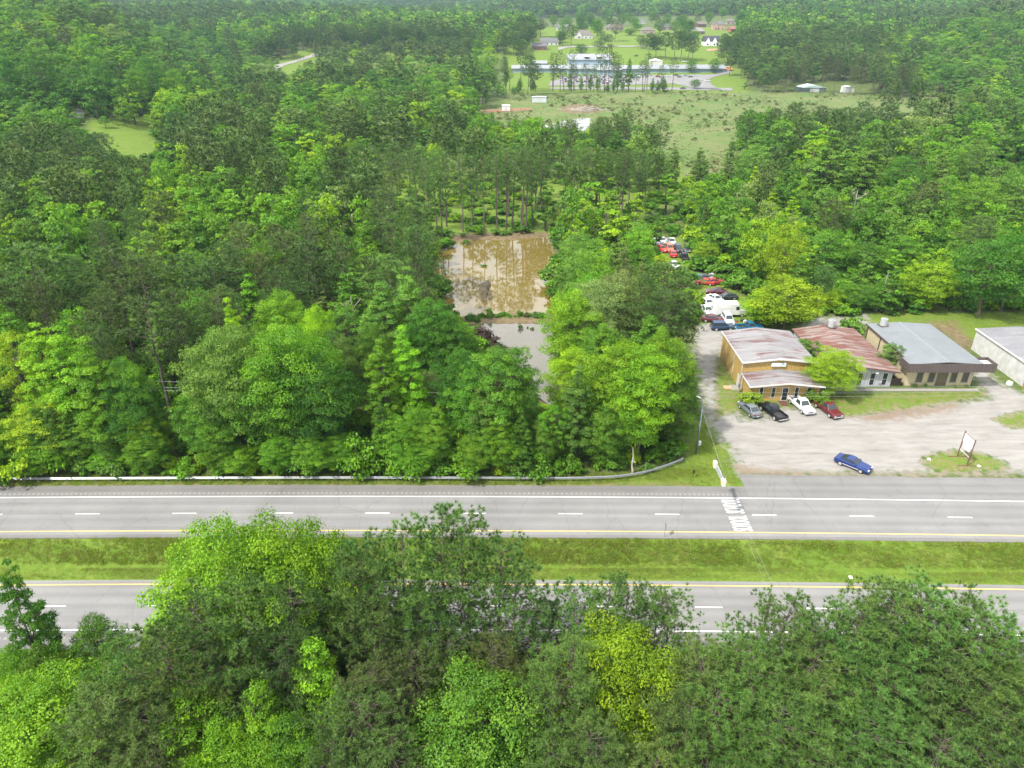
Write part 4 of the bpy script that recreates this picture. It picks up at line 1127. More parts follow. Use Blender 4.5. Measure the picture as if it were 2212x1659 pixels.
# -- yellow building
yb = thing('metal_building', 'yellow metal building with weathered grey roof and lower front annex', 'building')
gable_walls('wall', 38.25, 50.1, 105.9, 118.4, 4.95, 5.62, YW, yb)
gable_walls('annex_wall', 38.5, 49.9, 101.75, 105.88, 2.95, 3.5, YW, yb)
gable_roof('roof', 38.0, 50.35, 105.55, 118.7, 5.05, 5.75, YR, yb); gable_roof('annex_roof', 38.15, 50.25, 100.75, 105.88, 3.06, 3.66, YR, yb)
t_ = MB(); t_.prism([(38.0, 4.80), (44.175, 5.50), (50.35, 4.80), (50.35, 5.08), (44.175, 5.78), (38.0, 5.08)], 'y', 105.47, 105.548); t_.build('fascia', WTRIM, yb)
t_ = MB(); t_.prism([(38.15, 2.85), (44.2, 3.45), (50.25, 2.85), (50.25, 3.09), (44.2, 3.69), (38.15, 3.09)], 'y', 100.67, 100.748); t_.build('fascia', WTRIM, yb)
t_ = MB(); t_.box(37.93, 37.998, 105.47, 118.7, 4.85, 5.08); t_.box(38.08, 38.148, 100.67, 105.88, 2.86, 3.09); t_.build('gutter', WTRIM, yb)
t_ = MB()
for yy in (105.95, 110.4): t_.box(38.16, 38.247, yy, yy+.1, 0, 4.85)
t_.box(38.41, 38.497, 105.7, 105.8, 0, 2.86); t_.build('downpipe', WTRIM, yb)
def xat(px, y, z): return (px-CX)/F*(y*CP-(z-CAMH)*SP)
zz4 = lambda x: (2000+x/3.687)*.7373
for px in (846, 978, 1228, 1360): window(yb, xat(zz4(px), 101.75, 1.4), 101.75, .55, 2.45, .52)
d_ = window(yb, xat(zz4(1103), 101.75, 1.2), 101.75, .05, 2.3, .85, name='door', fw=.1)
sb = MB(); sb.box(42.9, 45.3, 105.6, 105.895, 4.25, 4.85); s_ = sb.build('sign_panel', plain('pale_sign_face', (.62, .72, .74), .4, 0, .06), yb, .03)
lt = MB(); lt.box(43.9, 44.4, 105.1, 105.44, 5.62, 5.74); lt.build('floodlight', WTRIM, yb, .02)
dd = MB(); dd.box(38.2, 38.248, 104.0+2.6, 107.6, .05, 2.15); dd.build('side_door', plain('grey_door', (.5, .5, .5), .5), yb)
mt = MB(); mt.box(44.15-.75, 44.15+.45, 99.9, 101.5, .02, .09); tag(mt.build('door_ramp', plain('dark_red_boards', (.10, .04, .035), .8)), 'dark red ramp boards in front of the yellow building door', 'ramp')
pl = MB()
for k_ in range(6): pl.box(35.75+k_*.22, 35.75+k_*.22+.15, 105.6, 106.7, .12, .15)
for k_ in range(3): pl.box(35.75, 37.0, 105.6+k_*.5, 105.7+k_*.5, .02, .118)
tag(pl.build('wooden_pallet', plain('raw_pine', (.55, .36, .2), .8)), 'wooden pallet on the ground by the yellow side wall', 'pallet')
pad = MB(); pad.box(36.9, 38.2, 105.3, 107.2, -.05, .04); structure(pad.build('concrete_pad', CONC))
pd = thing('power_meter_post', 'wooden service post with grey meter box at the yellow side wall', 'post', (37.7, 104.6, 0))
q = MB(); q.tube([(0, 0, -.2), (0, 0, 4.3)], .09, 8); q.build('post', DEADW, pd); q = MB(); q.box(-.2, .2, -.28, -.1, 1.1, 1.8); q.build('meter_box', GALV, pd, .02)
# -- rusty roofed building
rb = thing('metal_building', 'grey metal building under a rusty red roof between yellow and cream ones', 'building')
gable_walls('wall', 53.3, 63.9, 106.6, 123.6, 3.05, 3.85, GREYW, rb)
gable_roof('roof', 52.9, 64.7, 105.6, 124.1, 3.2, 4.05, RR, rb)
t_ = MB(); t_.prism([(52.9, 3.0), (58.8, 3.85), (64.7, 3.0), (64.7, 3.19), (58.8, 4.04), (52.9, 3.19)], 'y', 105.53, 105.598); t_.build('fascia', BRTRIM, rb)
zz5 = lambda x: (2500+x/3.318)*.7373
for px in (182, 303, 60, -70): window(rb, xat(zz5(px), 106.6, 1.4), 106.6, .35, 2.55, .75, WTRIM, bars=1)
fl = MB(); fl.box(60.4, 60.8, 105.35, 105.52, 3.0, 3.2); fl.build('floodlight', WTRIM, rb, .02)
sl_ = MB(); sl_.box(50.6, 78.2, 104.9, 105.7, -.1, .12); structure(sl_.build('front_kerb', CONC))
fe = thing('wooden_fence', 'short dark brown board fence between the grey and cream walls', 'fence', (63.95, 106.9, 0))
q = MB()
for k_ in range(9): q.box(k_*.21, k_*.21+.19, 0, .03, .02, 1.45+.04*math.sin(k_*5))
q.build('boards', plain('dark_fence', (.065, .04, .032), .85), fe); q = MB(); q.box(0, 1.88, .032, .09, .3, .4); q.box(0, 1.88, .032, .09, 1.1, 1.2); q.build('rail', BRTRIM, fe)
# -- cream building
cb = thing('metal_building', 'cream building with smooth grey roof and dark brown front canopy', 'building')
gable_walls('wall', 66.4, 77.7, 106.9, 122.5, 4.6, 4.95, CW, cb)
m, n, l, b = mat('grey_membrane_roof'); v = mapping(n, l, (1, 1, 1)); f = noise(n, l, .35, 5, .65, v); g = noise(n, l, 2.5, 5, .7, v)
br = n.new('ShaderNodeTexBrick'); br.offset = 0; br.inputs['Scale'].default_value = 1; br.inputs['Brick Width'].default_value = 60; br.inputs['Row Height'].default_value = 2.2; br.inputs['Mortar Size'].default_value = .03
br.inputs['Color1'].default_value = (1, 1, 1, 1); br.inputs['Color2'].default_value = (.94, .95, .96, 1); br.inputs['Mortar'].default_value = (1.12, 1.12, 1.12, 1); l.new(v, br.inputs['Vector'])
c = mix(n, l, 1.0, ramp(n, l, f.outputs['Fac'], [(.3, (.145, .162, .172)), (.7, (.187, .2, .21))]).outputs['Color'], ramp(n, l, g.outputs['Fac'], [(.3, .9), (.7, 1.06)]).outputs['Color'], 'MULTIPLY')
c = mix(n, l, 1.0, c, br.outputs['Color'], 'MULTIPLY'); l.new(c, b.inputs['Base Color']); b.inputs['Roughness'].default_value = .55; MEMB = m
gable_roof('roof', 66.15, 77.95, 105.56, 122.8, 4.74, 5.1, MEMB, cb)
t_ = MB(); t_.box(71.95, 72.15, 105.57, 122.8, 5.09, 5.115); t_.build('ridge_cap', plain('pale_ridge', (.23, .245, .255), .5), cb)
t_ = MB(); t_.box(66.04, 66.148, 108.4, 122.85, 4.5, 4.76); t_.box(66.28, 66.396, 122.2, 122.5, 0, 4.5); t_.box(66.28, 66.396, 117.2, 117.4, 0, 4.5); t_.build('gutter', BRTRIM, cb)
fm = wall_mat('brown_fascia', (.085, .065, .062), 3.2, (.04, .03, .03), .3)
t_ = MB(); t_.prism([(105.35, 3.3), (105.55, 3.3), (105.55, 4.82), (105.45, 4.82)], 'x', 65.5, 80.1); t_.box(65.5, 65.62, 105.55, 108.3, 3.3, 4.78); t_.box(79.98, 80.1, 105.55, 108.2, 3.3, 4.78); t_.box(77.98, 79.98, 108.05, 108.2, 3.3, 4.78)
t_.build('canopy_fascia', fm, cb)
t_ = MB(); t_.box(77.98, 79.97, 105.56, 108.04, 4.2, 4.28); t_.box(65.63, 77.97, 105.56, 106.88, 3.3, 3.36); t_.build('canopy_deck', plain('pale_canopy_roof', (.5, .5, .47), .6), cb)
t_ = MB(); t_.box(65.63, 66.14, 105.56, 108.3, 4.66, 4.72); t_.build('canopy_top', MEMB, cb)
DGREY = plain('slate_grey_frame', (.16, .19, .21), .5)
for px in (640, 757, 972, 1085): window(cb, xat(zz5(px), 106.9, 1.4), 106.9, .75, 2.55, .95, DGREY, fw=.11, gm=glassm('tinted_pane', (.07, .065, .055)))
window(cb, xat(zz5(858), 106.9, 1.3), 106.9, .06, 2.5, 1.75, DGREY, name='entrance', fw=.1, gm=glassm('clear_pane', (.12, .10, .07)))
t_ = MB(); t_.box(77.5, 77.9, 106.75, 106.898, 1.9, 2.15); t_.build('wall_light', WTRIM, cb, .02)
# -- white block building at the right
wb = thing('block_building', 'white painted block building with grey roof, its side wall stained', 'building')
m = plain('stained_white_block', (.46, .455, .44), .8, 0, .25, .9)
gable_walls('wall', 86.4, 101, 106.2, 121.8, 4.0, 4.4, m, wb); gable_roof('roof', 86.25, 101.2, 105.9, 122.0, 4.12, 4.55, rust_roof('grey_sheet_roof', (.22, .23, .245), ((.16, .16, .17), (.26, .26, .27)), .5), wb)
t_ = MB(); t_.box(86.12, 86.248, 105.9, 122.0, 3.92, 4.16); t_.build('gutter', WTRIM, wb)
t_ = MB(); t_.box(86.3, 86.398, 105.8, 106.5, 0, 3.2); t_.build('brick_corner', plain('red_brick', (.33, .13, .08), .85), wb)
# -- things on the roofs and round the buildings
def ac_unit(x, y, z, label):
    t = thing('air_conditioner', label, 'air conditioner', (x, y, z), .1, 'air conditioners on roofs')
    q = MB(); q.tube([(0, 0, .08), (0, 0, 1.35)], [.62, .62], 10); q.build('casing', plain('ac_casing', (.38, .39, .385), .5), t)
    q = MB()
    for k_ in range(10):
        a = 2*math.pi*(k_+.5)/10; q.box(.6*math.cos(a)-.02, .6*math.cos(a)+.02, .6*math.sin(a)-.02, .6*math.sin(a)+.02, .1, 1.3)
    q.build('slats', plain('ac_slats', (.2, .2, .2), .6), t); q = MB(); q.disc((0, 0, 1.38), .5, 'z', .05, 14); q.build('fan_grille', plain('ac_fan', (.25, .26, .27), .5), t)
    q = MB(); q.box(-.75, .75, -.75, .75, -.12, .08); q.build('base', BRTRIM, t)
ac_unit(59.7, 123.0, 4.05, 'pale air conditioner at the back edge of the rusty roof')
ac_unit(68.6, 121.6, 4.9, 'pale air conditioner at the back corner of the smooth grey roof')
rv = MB(); rv.prism([(-.4, 0), (.4, 0), (.34, .6), (-.34, .6)], 'x', -.3, .3); o = tag(rv.build('refuse_box', plain('white_plastic', (.7, .7, .68), .5)), 'white box lying on the grass beside the white block wall', 'box'); o.location = (84.6, 107.3, 0); o.rotation_euler = (0, 0, .4)
for k_, (px, py, s) in enumerate(((1620, 880, 1.45), (1780, 884, 1.3), (1752, 872, 1.2))):
    x, y = un(px, py-4); pm = PRO['shrub'][k_]
    o = thing('shrub', ['rounded yellow green shrub at the left corner of the yellow building', 'green shrub at the right corner of the yellow building', 'small green shrub beside the right corner shrub'][k_], 'shrub', (x, y, 0), 0, 'shrubs by the buildings', (s*.62, s*.62, s*.72)); link('stem', pm[0], o); link('foliage', pm[1], o, color=(.24, .37, .012) if k_ == 0 else (.15, .28, .018))
for px, py, H, w, t, f, lab in ((1800, 865, 8.6, 8.2, 'y', 'near_round', 'yellow green tree between the yellow building and the rusty roof'), (1745, 765, 6, 6, 'g', 'near_open', 'scrubby tree growing in the gap behind the yellow green tree'), (1935, 800, 6.5, 4.5, 'c', 'near_open', 'thin sparse tree leaning over the edge of the grey roof')):
    x, y = {1800: (52.2, 103.4), 1745: (51.6, 113.5), 1935: (65.4, 111.0)}[px]; pm = PRO[f][1]
    o = thing('broadleaf_tree', lab, 'broadleaf tree', (x, y, 0), 1.0, None, (w/pm[3], w/pm[3], H/pm[2])); link('trunk', pm[0], o); link('crown', pm[1], o, color=TINT[t])
for k_, px in enumerate((600, 705, 990, 1105)):
    pm = PRO['shrub'][k_]; o = thing('shrub', 'tiny green shrub under a window of the cream front', 'shrub', (xat(zz5(px), 106.5, .3), 106.45, 0), k_, 'tiny shrubs under the cream front', (.16, .14, .3 if k_ < 2 else .16)); link('stem', pm[0], o); link('foliage', pm[1], o, color=(.1, .2, .03))
# ------------------------------------------------------------------ roadside furniture
gr_path = [(x, 79.05+float(curve(x))) for x in np.arange(-140, 4, 1.905)]+[(5.9, 79.0), (8, 79.02), (10, 79.1), (12, 79.2), (14, 79.4), (16, 79.8), (18, 80.4), (20, 81.3), (22, 82.4), (24, 83.7)]
def guardrail(path, z, label, side=-1, vis=(-72, 75)):
    t = thing('guardrail', label, 'guardrail', (0, 0, z))
    prof = [(0, .42), (.08, .48), (.08, .52), (.0, .58), (.0, .60), (.08, .66), (.08, .70), (0, .76), (-.03, .76), (-.03, .42)]
    V, n_ = [], len(path)
    for i, (x, y) in enumerate(path):
        a, b_ = path[max(i-1, 0)], path[min(i+1, n_-1)]; d = Vector((b_[0]-a[0], b_[1]-a[1])).normalized(); nn = Vector((d.y, -d.x))*side*-1
        V += [(x+nn.x*p, y+nn.y*p, q_) for p, q_ in prof]
    k = len(prof); Q = [[i*k+j, i*k+(j+1) % k, (i+1)*k+(j+1) % k, (i+1)*k+j] for i in range(n_-1) for j in range(k)]
    link('beam', raw_mesh('beam', np.array(V), [np.array(Q)], [GALV]), t)
    q = MB(); q.box(-.05, .05, .04, .2, -.35, .72); pm = q.mesh('post', plain('weathered_post', (.17, .19, .2), .7))
    s = 0; last = None
    for i, (x, y) in enumerate(path):
        if last and math.hypot(x-last[0], y-last[1]) < 1.85: continue
        last = (x, y)
        if vis[0] < x < vis[1]:
            o = link('post', pm, t); o.location = (x, y if side < 0 else y-.25, 0)
guardrail(gr_path, 0, 'long steel guardrail along the far carriageway, curving away at the grassy corner')
guardrail([(x, 52.2+float(curve(x))) for x in np.arange(-120, 121, 1.905)], LOWZ, 'steel guardrail along the near edge of the lower carriageway behind trees', 1)
# overhead school sign on its span wires
sg_ = thing('overhead_sign', 'overhead school sign panel with beacon boxes hanging above the far carriageway', 'sign', (25.5, 72.5, 0))
q = MB(); q.box(-.03, .03, -1.55, 1.55, 5.45, 6.35); q.build('panel', plain('sign_back', (.50, .52, .54), .4, .3, .1), sg_)
for sg in (-1, 1):
    q = MB(); q.box(-.22, .22, sg*1.95-.36, sg*1.95+.36, 5.5, 6.3); bb = q.build('beacon', plain('cream_beacon_box', (.74, .70, .55), .5), sg_, .04)
    q = MB(); q.disc((.26, sg*1.95, 5.9), .2, 'x', .08); q.disc((-.26, sg*1.95, 5.9), .16, 'x', .08); q.build('lens', plain('amber_lens', (.75, .42, .05), .3), bb)
q = MB()
for sg in (-1, 1): q.tube([(0, sg*1.2, 6.3), (0, sg*1.2, 7.1)], .03, 5); q.tube([(0, sg*1.95, 6.2), (0, sg*1.95, 7.1)], .025, 5)
q.build('hanger', BLK, sg_)
WIRE = plain('wire', (.30, .31, .32), .5, .2)
def sag(a, b_, s, n_=24): return [(a[0]+(b_[0]-a[0])*t, a[1]+(b_[1]-a[1])*t, a[2]+(b_[2]-a[2])*t-4*s*t*(1-t)) for t in np.linspace(0, 1, n_)]
for k_, (dz, dx) in enumerate(((0, 0), (-.75, .12))):
    q = MB(); q.tube(sag((26.3, 86, 7.9+dz*.4), (25.5, 72.5, 7.15+dz*.1), .08, 10)+sag((25.5, 72.5, 7.15+dz*.1), (24+dx*8, 49.5, 8+dz*.5), .35, 16)[1:], .010, 4); tag(q.build('span_wire', WIRE), ['upper span wire carrying the overhead school sign across the highway', 'lower span wire beside it, tied to the overhead school sign'][k_], 'wire', 'span wires')
up_o = thing('steel_pole', 'grey steel street light pole at the end of the tree row', 'pole', (26.4, 85.9, 0), 0)
q = MB(); q.tube([(0, 0, -.3), (0, 0, 8.3)], [.14, .09], 10); q.build('shaft', plain('grey_pole', (.2, .235, .265), .5, .2), up_o, smooth=True)
q = MB(); q.tube([(0, 0, 8.2), (-.1, .1, 8.6), (-.35, .4, 8.9)], .035, 6); a_ = q.build('lamp_arm', GALV, up_o); q = MB(); q.tube([(-.3, .35, 8.87), (-.75, .8, 8.98)], [.07, .12], 8); q.build('lamp_head', plain('lamp_white', (.75, .75, .73), .4), a_)
q = MB(); q.box(.13, .48, -.2, .2, 1.5, 2.1); q.build('control_box', plain('pole_box', (.6, .62, .62), .5), up_o, .02)
np_o = thing('utility_pole', 'brown wooden pole among the near pines holding the span wires', 'pole', (24, 49.4, float(gh(24, 49.4))))
q = MB(); q.tube([(0, 0, -.5), (0, 0, 8.4-float(gh(24, 49.4)))], [.17, .12], 8); q.build('shaft', BARKP, np_o)
for px in (-52, 92):
    o = thing('utility_pole', 'wooden power pole ' + ('hidden among the trees at the left' if px < 0 else 'by the driveway right of the white block building'), 'pole', (px, 90.5, 0)); q = MB(); q.tube([(0, 0, -.5), (0, 0, 9.6)], [.17, .12], 8); q.build('shaft', DEADW, o); q = MB(); q.box(-.06, .06, -1.1, 1.1, 8.7, 8.85); q.build('crossarm', DEADW, o)
for k_, (yo, z1, z2) in enumerate(((-.9, 8.9, 8.9), (.9, 8.9, 8.9), (0, 7.9, 7.9))):
    q = MB(); q.tube(sag((-52, 90.5+yo, z1), (26.4, 89.2+yo*.8, z1-.2), .5, 20)+sag((26.4, 89.2+yo*.8, z1-.2), (92, 90.5+yo, z2), .5, 20)[1:], .010, 4)
    tag(q.build('power_line', WIRE), ['nearer upper power line running past the low buildings', 'farther upper power line running past the low buildings', 'lowest power line running past the low buildings'][k_], 'wire', 'power lines')
x, y = un(1497, 1032); mk = thing('delineator', 'small black marker on a thin post in the grass by the lettering', 'marker', (x, y, 0)); q = MB(); q.tube([(0, 0, -.1), (0, 0, 1.1)], .035, 6); q.build('post', BLK, mk); q = MB(); q.box(-.12, .12, -.05, .05, .75, 1.3); q.build('panel', BLK, mk, .02)
x, y = un(1393, 1024); mk = thing('delineator', 'thin pale post standing behind the guardrail bend', 'marker', (x, y, 0)); q = MB(); q.tube([(0, 0, -.1), (0, 0, 2.0)], .05, 6); q.build('post', GALV, mk)
x, y = un(735, 1029); mk = thing('delineator', 'green marker post in the brush behind the guardrail', 'marker', (x, y, 0)); q = MB(); q.tube([(0, 0, -.1), (0, 0, 1.2)], .04, 6); q.build('post', GALV, mk); q = MB(); q.box(-.12, .12, -.02, .02, .85, 1.4); q.build('panel', plain('green_plate', (.03, .16, .12), .5), mk)
x, y = un(1435, 1160); mk = thing('delineator', 'slim grey sign post at the edge of the median grass', 'marker', (x, y, -.1)); q = MB(); q.tube([(0, 0, -.2), (0, 0, 2.0)], .03, 6); q.build('post', GALV, mk); q = MB(); q.box(-.02, .02, -.3, .3, 1.4, 2.3); q.build('panel', GALV, mk)
# sign frame on the grass island
sf = thing('sign_frame', 'rusty post frame with torn white sign panels on the grass island', 'sign', (63.5, 84.0, 0))
RUSTY = plain('rusted_steel', (.14, .06, .045), .8, 0, .4)
for sg in (-1, 1):
    q = MB(); q.tube([(0, sg*1.2, -.3), (0, sg*1.2, 4.25)], .085, 8); q.build('post', RUSTY, sf)
    q = MB(); q.box(-1.3, 1.3, sg*1.2-.06, sg*1.2+.06, .0, .07); q.build('foot', RUSTY, sf)
q = MB(); q.tube([(0, -1.2, 1.3), (0, 1.2, 1.35)], .045, 6); q.build('crossbar', plain('pale_bar', (.5, .48, .44), .6), sf); q = MB(); q.tube([(0, -1.2, 4.05), (0, 1.2, 4.05)], .035, 6); q.build('top_rail', RUSTY, sf)
q = MB(); q.box(-.03, .03, -1.1, 1.1, 2.65, 3.95); a_ = q.build('sign_panel', plain('sign_white', (.78, .78, .77), .5, 0, .08), sf)
q = MB(); q.box(-.036, -.031, -.95, -.2, 3.45, 3.55); q.box(-.036, -.031, -.9, -.35, 3.2, 3.28); q.box(-.036, -.031, -1.0, .6, 2.72, 2.8); q.build('faded_lettering', plain('faded_print', (.25, .25, .33), .6), a_)
q = MB(); q.prism([(-.75, 1.95), (.7, 1.85), (.75, 2.4), (-.2, 2.5), (-.7, 2.45)], 'x', -.03, .03); q.build('lower_panel', plain('sign_white', (.78, .78, .77), .5), sf)
# dead trees
def dead_tree(name, base, top, r, label, seed, branches=5, z0=0, spread=1.6, m=None):
    R = random.Random(seed); (x, y) = base; H = top
    t = thing(name, label, 'dead tree', (x, y, z0)); lean = (R.uniform(-.12, .12), R.uniform(-.1, .1))
    pts = [(lean[0]*H*(k/6)**1.3+R.uniform(-.08, .08)*(k > 0), lean[1]*H*(k/6)+R.uniform(-.08, .08)*(k > 0), -.3+H*k/6) for k in range(7)]
    q = MB(); q.tube(pts, [r*(1-.12*k) for k in range(7)], 7); q.build('trunk', m or DEADW, t)
    for b_ in range(branches):
        k = R.randint(2, 5); p = Vector(pts[k]); a = R.uniform(0, 6.28); L = R.uniform(.12, .3)*H*spread/1.6
        e = p+Vector((math.cos(a)*L, math.sin(a)*L, L*R.uniform(.4, 1.2))); mid = (p+e)/2+Vector((R.uniform(-.2, .2), R.uniform(-.2, .2), -.12*L))
        q = MB(); q.tube([p, mid, e], [r*.45, r*.3, .02], 5)
        for _ in range(3):
            f = p.lerp(e, R.uniform(.45, .95)); a2 = R.uniform(0, 6.28); q.tube([f, f+Vector((math.cos(a2)*L*.35, math.sin(a2)*L*.35, L*.3))], [r*.18, .012], 4)
        q.build('branch', m or DEADW, t)
dead_tree('dead_tree', un(1366, 1023), 4.6, .16, 'broken pale dead trunk leaning beside the guardrail bend', 3, 1, 0, .6)
dead_tree('dead_tree', un(1152, 990), 5.5, .13, 'thin grey dead stem in front of the lower pond trees', 5, 1, 0, .5)
dead_tree('dead_tree', (un(781, 790)[0], un(781, 790)[1]), 13, .17, 'taller of two bare grey snags left of the pond', 8, 7)
dead_tree('dead_tree', (un(762, 795)[0], un(762, 795)[1]), 11, .17, 'shorter of two bare grey snags left of the pond', 9, 6)
dead_tree('dead_tree', un(1833, 512), 13, .26, 'big bleached dead tree with forked limbs behind the low buildings', 12, 7, 0, 2.2)
dead_tree('dead_tree', un(1758, 505), 6, .3, 'dark forked dead stump tree left of the bleached one', 14, 3, 0, 2.4, BARK)
dead_tree('dead_tree', un(1648, 520), 11, .1, 'thin white dead stem left of the giant green trees', 15, 4)
dead_tree('dead_tree', un(1442, 199), 14, .2, 'bare dead tree in front of the school car park', 16, 9, 0, 1.8)
dead_tree('dead_tree', un(1237, 199), 14, .16, 'forked bare stem left of the school entrance', 17, 3, 0, 1.0)
dead_tree('dead_tree', un(1040, 230), 9, .2, 'bare whitish bush tree beside the dirt track', 18, 12, 0, 2.6)
x, y = un(1893, 673); o = thing('utility_pole', 'leaning bare wooden pole at the edge of the wood behind the buildings', 'pole', (x, y, 0)); o.rotation_euler = (0, .06, 0); q = MB(); q.tube([(0, 0, -.4), (0, 0, 9.0)], [.14, .1], 8); q.build('shaft', plain('old_pole_wood', (.24, .21, .18), .9, 0, .3), o)
# bushes along the guardrail
for k_ in range(78):
    x = -78+k_*1.32+random.uniform(-.5, .5)
    if x > 24.3 or random.random() < .3: continue
    y = 80.3+float(curve(x))+random.uniform(0, 1.6)+(1.6 if x > 11 else 0)+max(0, x-15)*.32; s = random.choice([.5, .7, .9, 1.2, 1.6])*random.uniform(.85, 1.2)*(.6 if x > 10 else 1)
    pm = PRO['shrub'][k_ % 5]; t = 'bgycb'[random.randrange(5)]
    w_ = 'at the left end of the far guardrail' if x < -50 else 'below the wide dome behind the guardrail' if x < -22 else 'before the lower pond trees behind the guardrail' if x < 4 else 'near the guardrail bend'
    lab = f"{'large' if s > 1.05 else 'low' if s < .7 else 'bushy'} {WORD[t]} shrub {w_}"
    o = thing('shrub', lab, 'shrub', (x, y, 0), random.uniform(0, 6), lab, (s, s*.8, s*random.uniform(.8, 1.25))); link('stem', pm[0], o); link('foliage', pm[1], o, color=tuple(np.array(TINT[t])*random.uniform(.8, 1.1)))
# rushes and brush round the ponds
for k_, (px, py, s, t) in enumerate(((1045, 572, .5, 'g'), (1018, 688, .9, 'd'), (1040, 684, .6, 'g'), (1058, 682, .75, 'b'), (1082, 680, .9, 'g'), (1098, 683, .5, 'g'), (1120, 682, .65, 'b'), (1138, 683, .45, 'o'), (1160, 682, .95, 'd'), (1180, 686, .5, 'g'), (1030, 692, .5, 'd'), (1125, 706, .3, 'd'), (1140, 704, .25, 'd'), (1150, 707, .25, 'g'), (1008, 524, .6, 'g'), (975, 530, .7, 'c'))):
    x, y = un(px, py); pm = PRO['shrub'][k_ % 5]; lab = 'tuft of rushes ' + ('on the little dam between the ponds' if py > 600 else 'standing in the open water of the pond' if px == 1045 else 'at the far bank of the pond')
    o = thing('rushes', lab, 'rushes', (x, y, -.45), k_*1.7, lab, (s, s*(.5+.3*(k_ % 3)), s*(.45+.2*(k_ % 4)))); link('stem', pm[0], o); link('foliage', pm[1], o, color=TINT[t])
for k_, (px, py, s, c_, lab) in enumerate(((1050, 736, 1.7, (.085, .055, .045), 'reddish brown brush pile at the edge of the lower pond'), (1030, 716, 1.2, (.10, .10, .045), 'olive brush at the dam end beside the reddish brush pile'), (1085, 760, 1.2, (.07, .09, .03), 'dark weedy brush on the near bank of the lower pond'))):
    x, y = un(px, py); pm = PRO['shrub'][k_+1]; o = thing('brush_pile', lab, 'brush', (x-.5, y, -.3), k_, None, (s, s*.75, s*.6)); link('stem', pm[0], o); link('twigs', pm[1], o, color=c_)
mp = thing('brush_clump', 'greyish dead weeds standing in the middle of the pond', 'brush', (*un(1050, 628), -.42), 0, None, (.75, 4.2, .3)); link('stem', PRO['shrub'][1][0], mp); link('twigs', PRO['shrub'][1][1], mp, color=(.2, .17, .11))
# ------------------------------------------------------------------ vehicles
def car_paint():
    m, n, l, b = mat('car_paint'); oi = n.new('ShaderNodeObjectInfo'); v = mapping(n, l, (1, 1, 1)); f = noise(n, l, 3, 5, .6, v)
    c = mix(n, l, 1.0, oi.outputs['Color'], ramp(n, l, f.outputs['Fac'], [(.3, .85), (.7, 1.05)]).outputs['Color'], 'MULTIPLY')
    l.new(c, b.inputs['Base Color']); b.inputs['Roughness'].default_value = .32; b.inputs['Coat Weight'].default_value = .35; b.inputs['Coat Roughness'].default_value = .08; return m
PAINT = car_paint(); TYRE = plain('tyre', (.018, .018, .018), .9); RIM = plain('alloy_rim', (.55, .56, .58), .3, .5, .1); CHROME = plain('chrome_trim', (.55, .56, .58), .25, .6, .1)
CGL = glassm('car_glass', (.03, .04, .045)); LAMP = plain('headlamp_glass', (.65, .66, .66), .2); TAIL = plain('tail_lamp_red', (.28, .012, .01), .3); BEDM = plain('bed_liner', (.035, .035, .037), .8)
def loft(secs):
    """secs: list of (x, [(y,z)...]) closed rings with equal counts"""
    mb = MB(); k = len(secs[0][1]); vs = [(x, y, z) for x, r in secs for y, z in r]; n_ = len(secs)
    fs = [(i*k+j, i*k+(j+1) % k, (i+1)*k+(j+1) % k, (i+1)*k+j) for i in range(n_-1) for j in range(k)]+[tuple(range(k)), tuple(range((n_-1)*k+k-1, (n_-1)*k-1, -1))]
    return mb.add(vs, fs)
def ring(w, z0, z1, zt): return [(-w*.9, z0), (w*.9, z0), (w, z0+.18), (w, z1-.12), (w*.93, z1), (w*.6, zt), (-w*.6, zt), (-w*.93, z1), (-w, z1-.12), (-w, z0+.18)]
SPEC = {   # length, half width, body stations (x, belt, top), cabin (rear base, rear top, front top, front base, height), wheel x, radius
 'sedan': (4.7, .9, [(-2.35, .78, .82), (-2.2, .92, .97), (-1.2, .95, 1.0), (.7, .93, .98), (1.5, .88, .93), (2.2, .74, .78), (2.35, .62, .66)], (-1.75, -.95, .15, 1.05, 1.43), 1.42, .32),
 'coupe': (4.75, .94, [(-2.35, .82, .86), (-2.2, .98, 1.02), (-1.3, .98, 1.02), (.5, .92, .97), (1.4, .86, .92), (2.2, .74, .78), (2.38, .6, .64)], (-1.75, -.75, .0, .85, 1.38), 1.4, .34),
 'suv': (4.65, .92, [(-2.3, .95, 1.0), (-2.2, 1.02, 1.06), (.8, 1.0, 1.05), (1.4, .98, 1.03), (2.15, .88, .93), (2.3, .7, .74)], (-2.22, -1.95, .35, 1.1, 1.72), 1.4, .37),
 'pickup': (5.3, .95, [(-2.62, .98, .98), (-.55, 1.0, 1.0), (-.5, 1.02, 1.05), (1.2, 1.02, 1.07), (2.45, .95, 1.0), (2.65, .75, .8)], (-.55, -.4, .55, 1.2, 1.75), 1.68, .38)}
